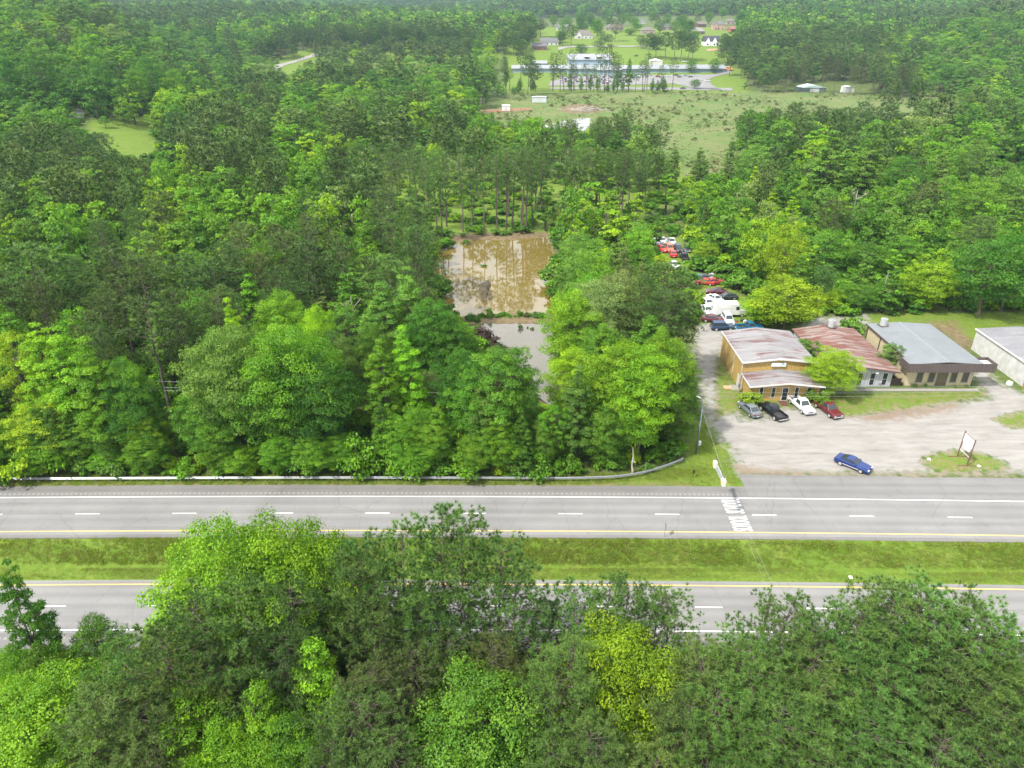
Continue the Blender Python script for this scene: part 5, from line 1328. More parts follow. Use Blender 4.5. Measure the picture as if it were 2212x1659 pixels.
def make_vehicle(name, kind, label, cat, loc, heading, color, group=None, load=None):
    L, w, st, (rb_, rt, ft, fb, H), wx, wr = SPEC[kind]
    t = thing(name, label, cat, loc, heading, group)
    z0 = .24 if kind in ('sedan', 'coupe') else .36
    if kind == 'pickup':
        q = loft([(x, ring(w*(.97 if abs(x) > 2.5 else 1), z0, a, b_)) for x, a, b_ in st if x > -.56])
        q.box(-2.62, -.5, -w, -w+.09, z0+.1, 1.0); q.box(-2.62, -.5, w-.09, w, z0+.1, 1.0); q.box(-2.66, -2.58, -w+.09, w-.09, z0+.15, 1.0)
    else: q = loft([(x, ring(w*(.86 if i in (0, len(st)-1) else .96 if i in (1, len(st)-2) else 1), z0, a, b_)) for i, (x, a, b_) in enumerate(st)])
    zb = max(a for _, a, _ in st)-.02; wt, wb_ = w*.72, w*.9
    V = [(rb_, -wb_, zb), (fb, -wb_, zb), (fb, wb_, zb), (rb_, wb_, zb), (rt, -wt, H), (ft, -wt, H), (ft, wt, H), (rt, wt, H)]
    q.add(V, [(0, 3, 2, 1), (4, 5, 6, 7), (0, 1, 5, 4), (1, 2, 6, 5), (2, 3, 7, 6), (3, 0, 4, 7)])
    body = q.build('body', PAINT, t, .025, True); body.color = c4(color)
    body.data.polygons.foreach_set('use_smooth', [False]*len(body.data.polygons))
    def pane(nm, i, lo=.12, hi=.9, side=.08, splits=((0, 1),)):
        a, b_, c_, d_ = [Vector(V[k_]) for k_ in i]          # bottom-left, bottom-right, top-right, top-left
        nrm = (b_-a).cross(d_-a).normalized(); cen = (a+b_+c_+d_)/4
        if nrm.dot(cen-Vector(((rb_+fb)/2, 0, 1.2))) < 0: nrm = -nrm
        for s0, s1 in splits:
            f = lambda u, v_: (a.lerp(b_, u)).lerp(d_.lerp(c_, u), v_)+nrm*.012
            u0, u1 = s0+side*(1 if s0 == 0 else .3), s1-side*(1 if s1 == 1 else .3)
            g = MB(); p4 = [f(u0, lo), f(u1, lo), f(u1, hi), f(u0, hi)]; g.add(p4+[p-nrm*.02 for p in p4], [(0, 1, 2, 3), (7, 6, 5, 4), (0, 4, 5, 1), (1, 5, 6, 2), (2, 6, 7, 3), (3, 7, 4, 0)]); g.build(nm, CGL, t)
    pane('windscreen', (1, 2, 6, 5)); pane('rear_window', (3, 0, 4, 7))
    sp = ((0, .52), (.52, 1)) if kind in ('sedan', 'suv') else ((0, 1),)
    if kind == 'suv': sp = ((0, .3), (.3, .62), (.62, 1))
    pane('side_window', (0, 1, 5, 4), splits=sp); pane('side_window', (2, 3, 7, 6), splits=sp)
    for sx in (-1, 1):
        for sy in (-1, 1):
            g = MB(); g.disc((sx*wx, sy*(w-.1), wr), wr, 'y', .24, 16); wh = g.build('wheel', TYRE, t); g = MB(); g.disc((sx*wx, sy*(w+.015), wr), wr*.64, 'y', .03, 12); g.build('rim', RIM, wh)
    fx = st[-1][0]; rx = st[0][0]
    for sy in (-1, 1):
        g = MB(); g.box(fx-.16, fx+.012, sy*w*.62-.17, sy*w*.62+.17, .62, .76); g.build('headlight', LAMP, t, .02); g = MB(); g.box(rx-.02, rx+.1, sy*w*.68-.15, sy*w*.68+.15, .66, .86 if kind != 'pickup' else .92); g.build('tail_light', TAIL, t, .015)
        g = MB(); g.box(fb-.42, fb-.27, sy*(w+.02)-.02+(0 if sy > 0 else -.12), sy*(w+.02)+.02+(.12 if sy > 0 else 0), .96, 1.1); m_ = g.build('wing_mirror', PAINT, t, .02); m_.color = c4(color)
    g = MB(); g.box(fx-.05, fx+.05, -w*.86, w*.86, .36, .56); g.build('front_bumper', CHROME if kind == 'pickup' else PAINT, t, .03).color = c4(color); g = MB(); g.box(rx-.07, rx+.05, -w*.86, w*.86, .38, .56); g.build('rear_bumper', CHROME if kind == 'pickup' else PAINT, t, .03).color = c4(color)
    g = MB(); g.box(fx-.04, fx+.014, -w*.42, w*.42, .6, .75); g.build('grille', BLK, t)
    g = MB(); g.box(rx-.085, rx-.072, -.16, .16, .42, .54); g.build('number_plate', WTRIM, t)
    if kind == 'pickup': g = MB(); g.box(-2.57, -.52, -w+.092, w-.092, .55, .6); g.box(-.552, -.5, -w+.092, w-.092, .6, .99); g.build('cargo_bed', BEDM, t)
    return t
R_ = math.radians
def hd(dx, dy): return math.atan2(dy, dx)
sedan = make_vehicle('parked_car', 'sedan', 'grey sedan parked leftmost before the yellow building, tail to the road', 'car', (37.6, 98.0, 0), hd(-1.1, 3.9), (.12, .14, .15), 'vehicles before the yellow building')
make_vehicle('pickup_truck', 'pickup', 'black pickup with an open bed parked tail first towards the road', 'pickup truck', (41.0, 97.2, 0), hd(-1.55, 4.6), (.008, .008, .01), 'vehicles before the yellow building')
wp_ = make_vehicle('pickup_truck', 'pickup', 'white pickup parked nose to the road before the yellow building', 'pickup truck', (46.2, 99.2, 0), hd(1.1, -5.4), (.6, .6, .6), 'vehicles before the yellow building')
make_vehicle('pickup_truck', 'pickup', 'dark red pickup parked nose out at the right of the row', 'pickup truck', (50.0, 98.0, 0), hd(1.3, -5.1), (.11, .012, .016), 'vehicles before the yellow building')
lo_ = MB()
for k_ in range(5): lo_.tube([(-1.6+.25*k_, -.25+.12*(k_ % 3), .62), (-1.45+.25*k_, -.1+.1*(k_ % 2), .95+.05*(k_ % 2))], [.28, .14], 7)
o = tag(lo_.build('white_bags', plain('white_bags', (.75, .75, .74), .7)), 'heap of white bags in the bed of the white pickup', 'bags'); o.location = wp_.location; o.rotation_euler = wp_.rotation_euler
coupe = make_vehicle('parked_car', 'coupe', 'shiny deep blue coupe standing on the gravel beside the road', 'car', (47.45, 82.6, 0), hd(2.9, -2.95), (.004, .024, .14))
g = MB(); g.box(-1.5, 1.5, -.955, -.94, .42, .5); g.box(-1.5, 1.5, .94, .955, .42, .5); g.build('side_stripe', WTRIM, coupe)
suv = make_vehicle('parked_car', 'suv', 'dark blue estate car parked across the drive behind the yellow building', 'car', (42.0, 131.2, 0), 0.02, (.02, .045, .10), 'wrecking yard vehicles')
bpk = make_vehicle('pickup_truck', 'pickup', 'bright blue pickup right behind the yellow building roof', 'pickup truck', (47.3, 131.0, 0), 0.05, (.01, .13, .27), 'wrecking yard vehicles')
YG = 'wrecking yard vehicles'
for src, x, y, h, col, lab in ((suv, 44.1, 135.0, hd(0, -1), (.50, .53, .56), 'silver estate car with roof rails nosed towards the blue estate'),
    (sedan, 41.2, 135.3, hd(1, -.3), (.10, .012, .02), 'dark red car half hidden behind the blue estate'),
    (sedan, 44.6, 146.9, hd(.5, -1), (.62, .66, .68), 'pale silver saloon beside the white step van'), (sedan, 42.3, 144.5, hd(.2, -1), (.6, .62, .62), 'pale car under the olive pine, behind the white step van'),
    (sedan, 41.2, 140.3, hd(.1, -1), (.62, .63, .63), 'pale car under the olive pine, beside the white step van'),
    (sedan, 47.5, 148.3, hd(-1, -.1), (.03, .035, .04), 'black saloon seen side on behind the step van'), (sedan, 46.0, 151.6, hd(-1, .15), (.09, .012, .025), 'maroon saloon behind the black one'),
    (sedan, 44.8, 158.0, hd(-1, .3), (.42, .03, .03), 'bright red wreck among the weeds in the middle of the yard'), (sedan, 47.2, 158.2, hd(1, .1), (.36, .04, .05), 'faded red wreck touching the bright red one'),
    (sedan, 45.2, 161.0, hd(-1, 0), (.06, .065, .07), 'dark grey wreck behind the red pair'), (sedan, 47.8, 162.0, hd(.6, 1), (.5, .53, .55), 'silver wreck in the weeds behind the red pair'),
    (sedan, 40.3, 170.8, hd(.25, -1), (.58, .61, .63), 'silver saloon alone on the yellow grass'), (bpk, 44.2, 176.8, hd(0, 1), (.012, .012, .014), 'black pickup with its bed towards the road, on the yellow grass'),
    (sedan, 42.0, 180.3, hd(.1, 1), (.45, .015, .02), 'red saloon with pale roof parked tail out beside the black pickup'), (suv, 44.2, 184.2, hd(0, -1), (.02, .022, .03), 'black estate car behind the black pickup'),
    (bpk, 46.8, 185.0, hd(-.2, -1), (.03, .032, .035), 'dark grey pickup right of the black estate car'), (sedan, 39.8, 184.4, hd(.5, -1), (.5, .04, .025), 'red car at the left side of the far yard'),
    (suv, 41.9, 184.6, hd(0, -1), (.5, .12, .04), 'orange red van behind the red saloon'), (bpk, 43.6, 190.6, hd(0, -1), (.66, .67, .67), 'white pickup with goods on its roof at the far end of the yard'),
    (sedan, 41.4, 192.0, hd(0, -1), (.66, .67, .68), 'white car left of the white pickup at the far end'), (sedan, 38.9, 190.9, hd(.3, -1), (.64, .65, .66), 'white car half under leaves, farthest left in the yard')):
    dup(src, (x, y, 0), h, lab, YG, col)
# white step van
sv = thing('step_van', 'white step van with faint lettering parked side on in the yard', 'van', (45.2, 138.6, 0), 0.0)
WV = plain('white_van_paint', (.66, .66, .65), .35, 0, .07, 1.5)
q = MB(); q.prism([(-3.1, .55), (2.0, .55), (2.0, 1.25), (3.2, 1.35), (3.25, 1.55), (2.25, 1.75), (1.75, 2.95), (-3.1, 3.0)], 'y', -1.08, 1.08); q.prism([(2.0, .55), (3.3, .55), (3.25, 1.345), (2.0, 1.245)], 'y', -1.0, 1.0); q.build('body', WV, sv, .05)
q = MB(); q.box(1.15, 1.85, -1.095, -1.082, 1.65, 2.4); q.build('side_window', CGL, sv); q = MB(); q.add([(2.28, -.95, 1.8), (2.28, .95, 1.8), (1.84, .95, 2.85), (1.84, -.95, 2.85)], [(0, 1, 2, 3)]); q.build('windscreen', CGL, sv)
for sx in (-1.9, 2.6):
    for sy in (-1, 1): g = MB(); g.disc((sx, sy*.98, .42), .42, 'y', .26, 16); wh = g.build('wheel', TYRE, sv); g = MB(); g.disc((sx, sy*1.12, .42), .24, 'y', .03, 12); g.build('rim', RIM, wh)
g = MB(); g.box(3.2, 3.36, -.95, .95, .45, .62); g.build('bumper', CHROME, sv)
g = MB(); rr_ = random.Random(4)
for i_, (a, b_) in enumerate(((-2.1, -1.55), (-1.3, -.45), (-.25, .3))):
    xx = a
    while xx < b_: g.box(xx, xx+.05, -1.0865, -1.0815, 1.93, 2.07+.05*rr_.random()); xx += .085
g.build('faint_lettering', plain('faded_grey_print', (.55, .55, .56), .5), sv)
# scrap
def scrap(label, x, y, cols, seed, s=1.0):
    R = random.Random(seed); t = thing('scrap_heap', label, 'scrap', (x, y, 0), 0, None)
    for i, c in enumerate(cols):
        g = MB(); cx, cy_ = R.uniform(-.8, .8)*s, R.uniform(-.5, .5)*s; a, b_ = R.uniform(.35, .75)*s, R.uniform(.3, .5)*s; h = R.uniform(.15, .7)
        g.prism([(cx-a, 0), (cx+a*.8, .04), (cx+a, h*.7), (cx+a*.3, h), (cx-a*.7, h*.8)], 'y', cy_-b_, cy_+b_); g.build('panel', plain('scrap_%02d%02d%02d' % tuple(int(k*99) for k in c), c, .45, 0, .3), t, .04)
scrap('heap of blue and white scrap at the edge of the weeds', 45.9, 163.6, [(.05, .25, .55), (.6, .65, .68), (.04, .2, .5), (.3, .3, .3)], 1, 1.1)
scrap('heap of orange and white scrap behind the step van', 47.4, 142.8, [(.65, .2, .04), (.7, .7, .68), (.4, .05, .04), (.1, .1, .1)], 2)
scrap('flat dark red scrap panel lying behind the step van', 44.6, 142.6, [(.25, .06, .06)], 3)
scrap('orange riding mower hulk beside the silver estate car', 46.0, 134.9, [(.5, .14, .05), (.1, .06, .05)], 4, .7); scrap('black and white mower hulk right of the orange one', 47.2, 135.3, [(.03, .03, .03), (.6, .6, .6)], 5, .7)
dup(bpk, (65.0, 127.0, 0), 1.4, 'white truck with a dark windscreen behind the rusty roofed building', None, (.7, .7, .7))
# ------------------------------------------------------------------ school, far houses, field, haze
def drape(name, poly, m, step, dz):
    xs_ = [p[0] for p in poly]; ys_ = [p[1] for p in poly]; X, Y = np.meshgrid(np.arange(min(xs_), max(xs_)+step, step), np.arange(min(ys_), max(ys_)+step, step))
    inn = inpoly(X[:-1, :-1]+step/2, Y[:-1, :-1]+step/2, poly); ny_, nx_ = X.shape; i, j = np.nonzero(inn)
    Q = np.stack([i*nx_+j, i*nx_+j+1, (i+1)*nx_+j+1, (i+1)*nx_+j], 1); V = np.stack([X, Y, gh(X, Y)+dz], -1).reshape(-1, 3)
    used = np.unique(Q); mp = np.zeros(len(V), int); mp[used] = np.arange(len(used))
    return structure(link(name, raw_mesh(name, V[used], [mp[Q]], [m], smooth=True)))
LOT = asphalt('lot_asphalt', .17, .22)
drape('car_park', P([(1185, 186), (1190, 176), (1225, 166), (1400, 163.5), (1480, 163), (1545, 161), (1570, 152), (1581, 152), (1580, 158), (1555, 164), (1540, 168), (1530, 174), (1540, 186), (1560, 196), (1500, 192), (1455, 181), (1400, 183), (1300, 186)]), LOT, 1.2, .22)
drape('school_road', P([(1190, 193), (1190, 190.5), (1400, 190.5), (1580, 192), (1585, 196), (1400, 194)]), LOT, 1.2, .22)
drape('country_road', P([(575, 152), (600, 140), (640, 130), (680, 117), (705, 109), (712, 110), (690, 120), (650, 133), (612, 143), (590, 156)]), plain('pale_road', (.24, .23, .215), .9), 2.0, .3)
drape('dirt_track', P([(1030, 239), (1100, 235), (1150, 233), (1152, 237), (1100, 241), (1032, 244)]), plain('red_clay', (.22, .11, .06), .95, 0, .25, .4), 2.0, .12)
drape('house_drive', P([(1205, 103), (1225, 100), (1400, 99), (1400, 101), (1228, 103), (1208, 109)]), plain('pale_road', (.24, .23, .215), .9), 2.0, .3)
drape('sand_bank', P([(1838, 114), (1880, 110), (1925, 107), (1925, 112), (1880, 117), (1840, 117)]), plain('pale_sand', (.38, .33, .26), .95), 2.0, .4)
drape('building_plot', P([(1525, 107), (1575, 105), (1575, 109), (1528, 112)]), plain('orange_soil', (.32, .2, .11), .95), 2.0, .3)
SROOF = plain('school_roof', (.215, .23, .24), .5, 0, .1, .2); SWALL = plain('pale_blue_wall', (.27, .35, .40), .6, 0, .1, .5); SWALL2 = plain('school_window_band', (.16, .21, .25), .5)
sx0, sy0, sz0 = gp(1394, 157.5); sx1, sy1, sz1 = gp(1110, 160)
sc_ = thing('school', 'long low pale blue school with grey roofs behind its car park', 'school')
def block(x0, x1, y0, y1, z, hw, hr, nm='wall', ridge='x', band=True):
    q = MB(); q.box(x0, x1, y0, y1, z-3, z+hw); q.build(nm, SWALL, sc_); ym = (y0+y1)/2; e = 1.0
    q = MB()
    if ridge == 'x': q.prism([(y0-e, z+hw-.15), (y1+e, z+hw-.15), (y1+e, z+hw+.1), (ym, z+hw+hr), (y0-e, z+hw+.1)], 'x', x0-e, x1+e)
    else: xm = (x0+x1)/2; q.prism([(x0-e, z+hw-.15), (x1+e, z+hw-.15), (x1+e, z+hw+.1), (xm, z+hw+hr), (x0-e, z+hw+.1)], 'y', y0-e, y1+e)
    q.build('roof', SROOF, sc_)
    if band: q = MB(); q.box(x0+2, x1-2, y0-.12, y0-.02, z+1.0, z+2.3); q.build('window_band', SWALL2, sc_)
xr_ = gp(1566, 156)[0]; sy = sy0
block(xat(1396, sy, sz0), xr_, sy, sy+22, sz0, 3.6, 3.0)
block(xat(1107, sy, sz0), xat(1225, sy, sz0), sy+4, sy+24, sz0, 3.6, 2.5)
block(xat(1225, sy, sz0), xat(1394, sy, sz0), sy-6, sy+16, sz0, 3.9, 2.6)
block(xat(1232, sy, sz0), xat(1325, sy, sz0), sy+17.2, sy+55, sz0+2, 8.5, 4.5, 'gymnasium_wall', 'x', False)
q = MB(); 
for a in (1262, 1290): q.box(xat(a, sy+20, sz0+10), xat(a, sy+20, sz0+10)+5, sy+17.5, sy+36, sz0+13.0, sz0+13.6)
q.build('roof_light', WTRIM, sc_)
block(xat(1290, sy-10, sz0), xat(1340, sy-10, sz0), sy-14, sy-7.2, sz0, 3.3, 1.2, 'entrance_wall', 'x', False)
block(xat(1150, sy+30, sz0), xat(1180, sy+30, sz0), sy+30, sy+48, sz0+1, 5.5, 2.2, 'hall_wall', 'x', False)
# school bus
bx_, by_, bz_ = gp(1572, 153); bus = thing('school_bus', 'orange school bus with a white roof at the end of the school', 'bus', (bx_, by_, bz_+.25), R_(-35)); BUSM = plain('bus_orange', (.68, .27, .02), .4)
q = MB(); q.prism([(-5, .7), (3.4, .7), (5, .75), (5, 1.6), (3.5, 1.8), (3.2, 3.0), (-5, 3.0)], 'y', -1.2, 1.2); q.build('body', BUSM, bus, .06); q = MB(); q.box(-5, 3.1, -1.15, 1.15, 3.0, 3.2); q.build('roof', WTRIM, bus, .05)
for s in (-1, 1): q = MB(); q.box(-4.6, 3.0, s*1.21-.01, s*1.21+.01, 1.9, 2.7); q.build('window_row', GLASS, bus); q = MB(); q.disc((-3, s*1.1, .5), .5, 'y', .3, 12); q.disc((3.6, s*1.1, .5), .5, 'y', .3, 12); q.build('wheel', TYRE, bus)
# parked cars of the school: one small mesh, many colours
L, w, st, cb_, wx, wr = SPEC['sedan']
q = loft([(x, ring(w, .3, a, b_)) for x, a, b_ in st]); zb = .93; wt, wb_ = w*.72, w*.9; rb_, rt, ft, fb, H = cb_
nb_ = len(q.f); q.add([(rb_, -wb_, zb), (fb, -wb_, zb), (fb, wb_, zb), (rb_, wb_, zb), (rt, -wt, H), (ft, -wt, H), (ft, wt, H), (rt, wt, H)], [(4, 5, 6, 7), (0, 1, 5, 4), (1, 2, 6, 5), (2, 3, 7, 6), (3, 0, 4, 7)])
n1 = len(q.f)
for sx in (-1, 1):
    for sy_ in (-1, 1): q.disc((sx*wx, sy_*(w-.1), wr), wr, 'y', .26, 10)
sm = bpy.data.meshes.new('small_car'); sm.from_pydata(q.v, [], q.f)
for m_ in (PAINT, CGL, TYRE): sm.materials.append(m_)
sm.polygons.foreach_set('material_index', [0]*(nb_+1)+[1]*(n1-nb_-1)+[2]*(len(q.f)-n1)); bm = bmesh.new(); bm.from_mesh(sm); bmesh.ops.recalc_face_normals(bm, faces=bm.faces); bm.to_mesh(sm); bm.free()
CC = {'white': (.68, .68, .68), 'silver': (.42, .44, .46), 'black': (.015, .015, .017), 'dark blue': (.02, .035, .09), 'grey': (.13, .14, .15), 'red': (.28, .02, .02), 'pale blue': (.3, .42, .55)}
RC = random.Random(21); lot = []
for row, (py, n0, n1_) in enumerate(((166.5, 1205, 1400), (169.5, 1212, 1372), (174.5, 1212, 1360), (178.5, 1214, 1352), (182.0, 1250, 1340))):
    px = n0
    while px < n1_:
        if RC.random() < .8: lot.append((px, py+RC.uniform(-.3, .3), row))
        px += RC.uniform(6.6, 9.5)
for px, py, c in ((1404, 164.5, 'silver'), (1421, 167, 'red'), (1444, 166.5, 'white'), (1460, 164, 'black'), (1467, 168.2, 'grey'), (1480, 165, 'pale blue'), (1497, 165, 'white'), (1503, 164.8, 'white'), (1491, 168, 'grey'), (1378, 169, 'pale blue'), (1366, 170, 'dark blue'), (1360, 178, 'dark blue'), (1528, 177, 'white'), (1475, 193, 'dark blue'), (1374, 122, 'grey'), (1478, 135, 'white')):
    lot.append((px, py, c))
for i, (px, py, c) in enumerate(lot):
    row = c; c = c if isinstance(c, str) else RC.choice(['white', 'white', 'silver', 'black', 'black', 'grey', 'dark blue', 'red', 'grey'])
    x, y, z = gp(px, py); dz = .25 if py > 140 else .05
    w_ = ('along the school front' if row == 0 else 'in the second row of the school car park' if row == 1 else 'in the third row of the school car park' if row == 2 else 'in the fourth row of the school car park' if row == 3 else 'in the row nearest the field') if not isinstance(row, str) else ('on the open right side of the school car park' if py > 140 and py < 190 else 'on the school road' if py > 190 else 'behind the school')
    lab = f'{c} car {w_}'
    o = link('parked_car', sm, None, (x, y, z+dz), R_(RC.choice([80, 95, 92, 270, 265]) if not isinstance(row, str) else RC.choice([0, 170, 20])), CC[c]); tag(o, lab, 'car', lab)
# hillside houses
def house(px, py, wpx, hw, hr, dep, wc, rc, label, kind='hip', rz=0.0, wins=3, chimney=False, gables=0):
    x, y, z = gp(px, py); w = wpx/F*(y*CP-(z-CAMH)*SP); t = thing('house', label, 'house', (x, y+dep/2, z-.2), rz)
    WM = plain('house_wall_%d' % int(sum(wc)*1000), wc, .75, 0, .1, .4); RM = plain('house_roof_%d' % int(sum(rc)*1000), rc, .8, 0, .15, .4)
    a, b_ = w/2, dep/2; q = MB(); q.box(-a, a, -b_, b_, -2.5, hw); q.build('wall', WM, t); e = .5; q = MB(); zt = hw+hr; za = hw+.02
    V = [(-a-e, -b_-e, za), (a+e, -b_-e, za), (a+e, b_+e, za), (-a-e, b_+e, za)]
    if kind == 'hip': r = max(a-b_*.8, .8); V += [(-r, 0, zt), (r, 0, zt)]; fs = [(0, 1, 5, 4), (1, 2, 5), (2, 3, 4, 5), (3, 0, 4), (3, 2, 1, 0)]
    else: V += [(-a-e, 0, zt), (a+e, 0, zt)]; fs = [(0, 1, 5, 4), (1, 2, 5), (2, 3, 4, 5), (3, 0, 4), (3, 2, 1, 0)]
    q.add(V, fs); rf = q.build('roof', RM, t)
    for g_ in range(gables):
        gx = -a*.55+g_*a*.85; q = MB(); q.prism([(gx-a*.28, -2), (gx+a*.28, -2), (gx+a*.28, hw), (gx, hw+hr*.8), (gx-a*.28, hw)], 'y', -b_-1.6, -b_+1); q.build('gable', WM, t)
        q = MB(); q.prism([(gx-a*.28-.3, hw-.2), (gx, hw+hr*.8), (gx+a*.28+.3, hw-.2), (gx+a*.28+.3, hw+.1), (gx, hw+hr*.8+.35), (gx-a*.28-.3, hw+.1)], 'y', -b_-1.9, -b_+1.2); q.build('gable_roof', RM, t)
        window(t, gx, -b_-1.6, .9, 2.4, a*.2, DGREY, fw=.1)
    for k_ in range(wins):
        wx_ = -a+(2*a)*(k_+.5)/wins
        if any(abs(wx_-(-a*.55+g_*a*.85)) < a*.4 for g_ in range(gables)): continue
        window(t, wx_, -b_, .9, 2.3, 1.2, DGREY, fw=.12)
    if chimney: q = MB(); q.box(a*.4, a*.4+.9, -.5, .5, hw, zt+.8); q.build('chimney', plain('house_brick', (.3, .15, .11), .85), rf)
wht, brk, tan_ = (.5, .49, .46), (.15, .08, .062), (.28, .235, .19); grf, brf, drf = (.11, .11, .118), (.135, .118, .10), (.04, .043, .055)
house(1261, 84, 38, 4.2, 5.5, 14, wht, brf, 'big pale house with a steep brown roof and gables on the hillside', 'hip', 0, 4, True, 1)
house(1187, 98, 38, 3.6, 4.0, 12, wht, grf, 'white house with a wide grey roof left of the big hillside house', 'gable', 0, 4); house(1166, 109, 30, 3.8, 3.6, 11, brk, grf, 'brick house with a grey roof lowest on the hillside', 'gable', 0, 3, True)
house(1328, 66, 40, 3.6, 4.2, 12, tan_, brf, 'brown roofed house half hidden behind the olive pine', 'hip', 0, 4); house(1400, 74, 28, 4.4, 3.6, 12, tan_, brf, 'tan house with a hipped roof right of the round bush', 'hip', 0, 2)
house(1388, 51, 13, 3.4, 2.4, 8, wht, grf, 'small white cottage high on the hillside', 'gable', 0, 2); house(1507, 74, 30, 3.4, 4.4, 12, brk, (.2, .19, .18), 'grey brown roofed house behind dark shrubs', 'hip', 0, 3)
house(1537, 99, 34, 4.6, 5.5, 11, (.78, .78, .77), drf, 'bright white house with steep gables and dark roof', 'gable', 0, 4, False, 2); house(1514, 59, 20, 3.8, 3.6, 10, brk, brf, 'small gabled brick house behind the grey brown roof', 'gable', .3, 2)
house(1552, 65, 25, 6.5, 4.0, 11, (.4, .27, .2), grf, 'tall two storey brick house near the top of the hillside', 'hip', 0, 3, True, 1); house(1440, 66, 22, 4.0, 3.8, 11, tan_, grf, 'grey roofed tan house between two pairs of hillside trees', 'gable', 0, 2); house(1215, 66, 24, 3.6, 3.6, 11, wht, grf, 'low white house behind the bright slim tree', 'gable', 0, 3); house(1578, 53, 17, 4.6, 3.2, 10, tan_, brf, 'tan house highest at the right of the hillside', 'hip', 0, 2)
house(1582, 69, 16, 3.2, 3.2, 9, (.3, .12, .09), (.25, .12, .1), 'red brick cottage with a red brown roof', 'gable', .5, 2); house(945, 12, 17, 3.5, 3.2, 10, wht, (.55, .5, .46), 'lone pale roofed house far off in the woods', 'hip', 0, 2); house(1645, 72, 11, 3.2, 2.6, 8, wht, (.35, .38, .42), 'small blue grey roofed house among the trees right of the hill', 'gable', 0, 1)
def shed(px, py, w, d, h, hr, wc, rc, label, rz=0.):
    x, y, z = gp(px, py); t = thing('shed', label, 'shed', (x, y+d/2, z-.1), rz); q = MB(); q.box(-w/2, w/2, -d/2, d/2, -1, h); q.build('wall', plain('shed_wall_%d' % int(sum(wc)*1000), wc, .8, 0, .15), t)
    q = MB(); q.prism([(-w/2-.3, h), (w/2+.3, h), (w/2+.3, h+.1), (0, h+hr), (-w/2-.3, h+.1)], 'y', -d/2-.3, d/2+.3); q.build('roof', plain('shed_roof_%d' % int(sum(rc)*1000), rc, .7, 0, .15), t)
    q = MB(); q.box(-w*.2, w*.2, -d/2-.05, -d/2-.005, .05, h*.78); q.build('door', plain('shed_door', (.5, .5, .5), .6), t)
shed(165, 256, 4.5, 5, 2.8, 1.1, (.36, .36, .36), (.20, .19, .18), 'small grey shed at the top of the left lawn', .5); shed(1418, 141, 12, 10, 3.6, 1.8, (.55, .53, .48), (.75, .75, .74), 'pale shed with a bright white roof behind the school')
shed(1757, 199, 19, 14, 3.2, 2.2, (.10, .14, .13), (.42, .52, .5), 'low barn with a pale green metal roof beyond the field', .1); shed(1833, 200, 8, 6, 4.2, .8, (.72, .72, .7), (.5, .5, .48), 'white shed beside the green roofed barn', .3)
shed(748, 188, 12, 10, 3.4, 2.4, (.45, .36, .28), (.5, .16, .08), 'house with an orange red roof among the trees left of the field'); shed(1093, 240, 5, 4, 3.2, .3, (.74, .74, .73), (.7, .7, .7), 'white box trailer on the red dirt track'); shed(1165, 222, 10, 5, 3.6, .3, (.5, .53, .56), (.42, .45, .48), 'long white trailer beside the dark pine before the school')
# brush pile in the field
bp_ = thing('log_pile', 'heap of bleached brush and logs in the open field', 'log pile', (*un(1268, 238), 0)); R5 = random.Random(9); g = MB()
for k_ in range(150):
    x, y = R5.gauss(0, 6.5), R5.gauss(0, 3.5); a = R5.uniform(0, 6.28); L_ = R5.uniform(1.5, 5); h = max(0, 2.4-(x/6)**2*.8-abs(y)*.4)*R5.random(); g.tube([(x, y, h+.1), (x+math.cos(a)*L_, y+math.sin(a)*L_, h+R5.uniform(0, 1.2))], [.16, .06], 4)
g.build('branches', DEADW, bp_)
# weeds of the open field and grass of the median and lawns
WEED = leaf_mat('weed', [(.11, .19, .035), (.18, .19, .07), (.09, .18, .03), (.22, .19, .10)]); GRS = leaf_mat('grass_blade', [(.22, .34, .035), (.26, .36, .045), (.30, .32, .10), (.19, .31, .03)], .5)
wd = [one('weed', shrub(600+i, 7, 110, .75, 3, 4), WEED, BARK) for i in range(4)]; a_, b_, c_, d_ = [], [], [], []
R6 = np.random.default_rng(5); bx0 = [p[0] for p in FIELD[0]]; by0 = [p[1] for p in FIELD[0]]
for k_ in range(30000):
    x, y = R6.uniform(min(bx0), max(bx0)), R6.uniform(min(by0), max(by0))
    if len(a_) > 6500: break
    if not inpoly(x, y, FIELD[0]): continue
    if math.sin(x/19+y/31)+math.sin(x/7-y/13)*.7+R6.normal()*.8 < .1: continue
    s = R6.uniform(.15, .4)*(3.0 if R6.random() < .06 else 1.1); a_.append((x, y, float(gh(x, y)))); b_.append(R6.uniform(0, 6)); c_.append((s*.9, s*.9, s*(.35 if s < .6 else .7))); d_.append(R6.integers(4))
gn_mass('field_weeds', 'patchy weeds and low brush over the cut open field', 'weeds', a_, np.array(b_), c_, d_, wd)
def grass_proto(seed, nb, r, h):
    R = np.random.default_rng(seed); C = np.stack([R.uniform(-r, r, nb), R.uniform(-r, r, nb), np.zeros(nb)], 1); D = np.tile([0, 0, 1.], (nb, 1)); V, Q = tufts(C, D, np.full(nb, h), 1, .28, R, .45)
    return raw_mesh('grass', V, [Q], [GRS], var=np.repeat(R.uniform(.2, .8, nb), 3))
gp_ = [grass_proto(700+i, 40, .3, [.1, .13, .17, .22][i]) for i in range(4)]; a_, b_, c_, d_ = [], [], [], []
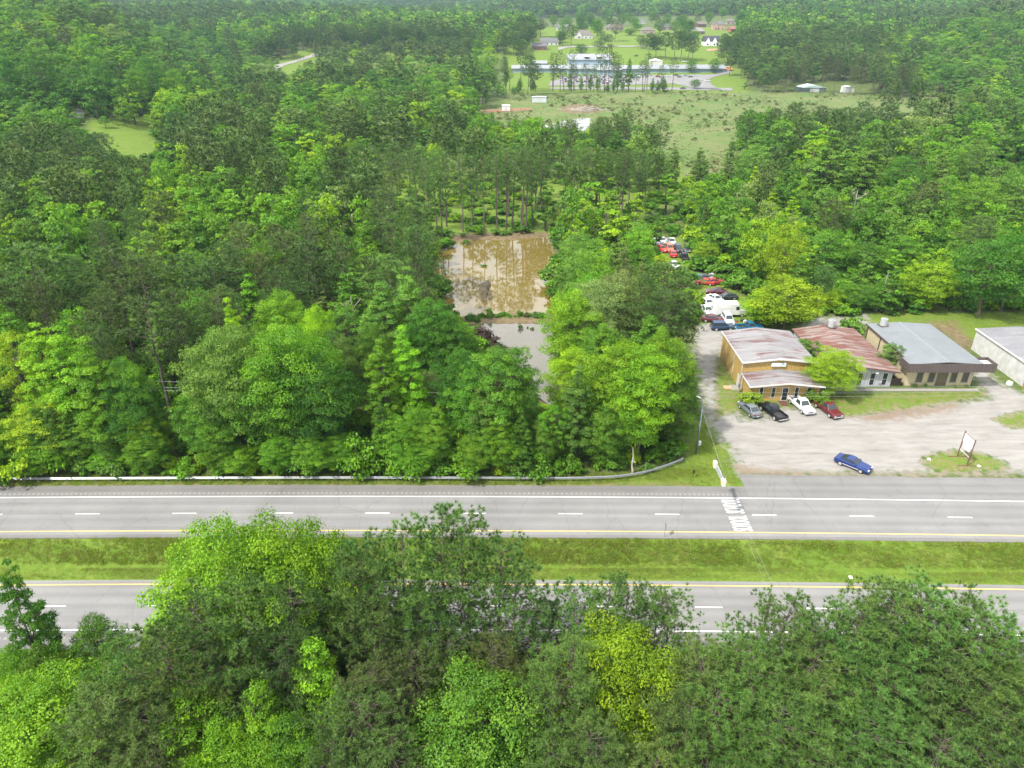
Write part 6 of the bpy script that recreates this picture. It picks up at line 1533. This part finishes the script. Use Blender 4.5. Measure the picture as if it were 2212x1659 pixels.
for k_ in range(26000):
    x = R6.uniform(-72, 78); s = R6.uniform(63.2, 67.3); y = s+float(curve(x)); tall = s > 65.4
    if math.sin(x/3.1+s*2)+math.sin(x/7.7)+R6.normal() < -.7: continue
    a_.append((x, y, float(gh(x, y))-.02)); b_.append(R6.uniform(0, 6)); q = R6.uniform(.7, 1.3); c_.append((q, q, q*(1.15 if tall and math.sin(x/4.3)+math.sin(x/1.7) > -.3 else .7))); d_.append(R6.integers(4) if tall else R6.integers(2))
for pi, cnt in ((0, 5000), (1, 4000), (2, 7000), (3, 1600), (4, 900)):
    pol = LAWN[pi]; xa, xb = min(p[0] for p in pol), min(max(p[0] for p in pol), 115); ya, yb_ = min(p[1] for p in pol), max(p[1] for p in pol)
    for k_ in range(cnt*2):
        x, y = R6.uniform(xa, xb), R6.uniform(ya, yb_)
        if float(sdf(np.array(x), np.array(y), pol)) < .35 or max(float(sdf(np.array(x), np.array(y), g_)) for g_ in GRAVEL) > -.4: continue
        if 38 < x < 102 and 100.6 < y < 124.5 and (x < 50.5 or y > 104.7): continue
        a_.append((x, y, float(gh(x, y))-.03)); b_.append(R6.uniform(0, 6)); q = R6.uniform(.6, 1.2); c_.append((q, q, q*.7)); d_.append(R6.integers(3))
        if len(a_) > 45000: break
for k_ in range(3500):
    x = R6.uniform(-75, 27); y = 78.3+R6.uniform(0, 2.3)+float(curve(x))+max(0, x-8)*.12; a_.append((x, y, -.02)); b_.append(R6.uniform(0, 6)); q = R6.uniform(.6, 1.4); c_.append((q, q, q)); d_.append(R6.integers(4))
gn_mass('grass', 'green grass on the median and the verges', 'grass', a_, np.array(b_), c_, d_, gp_)
# litter on the median and the grass island
LIT = plain('paper_litter', (.75, .75, .73), .7)
for k_, (px, py, lab) in enumerate(((1842, 1229, 'white scrap in the lower part of the median'), (2007, 993, 'white litter at the left of the grass island'), (2115, 1008, 'white litter right of the sign frame'))):
    x, y = un(px, py, -1.2 if py > 1100 else 0); q = MB(); q.prism([(-.2, 0), (.22, .02), (.18, .12), (-.1, .16)], 'x', -.16, .2); o = tag(q.build('litter', LIT), lab, 'litter', 'pieces of white litter'); o.location = (x, y, float(gh(x, y))+.02); o.rotation_euler = (0, 0, k_)
# the air
m = bpy.data.materials.new('hazy_air'); m.use_nodes = True; n, l = m.node_tree.nodes, m.node_tree.links; n.remove(n['Principled BSDF'])
pv = n.new('ShaderNodeVolumePrincipled'); pv.inputs['Color'].default_value = (.52, .72, .95, 1); pv.inputs['Density'].default_value = HAZE; pv.inputs['Anisotropy'].default_value = .1
l.new(pv.outputs[0], n['Material Output'].inputs['Volume'])
q = MB(); q.box(-6500, 6500, -400, 8200, -14, 330); hz = q.build('haze', m); hz['kind'] = 'stuff'; hz['label'] = 'thin summer haze over the woods'; hz['category'] = 'haze'
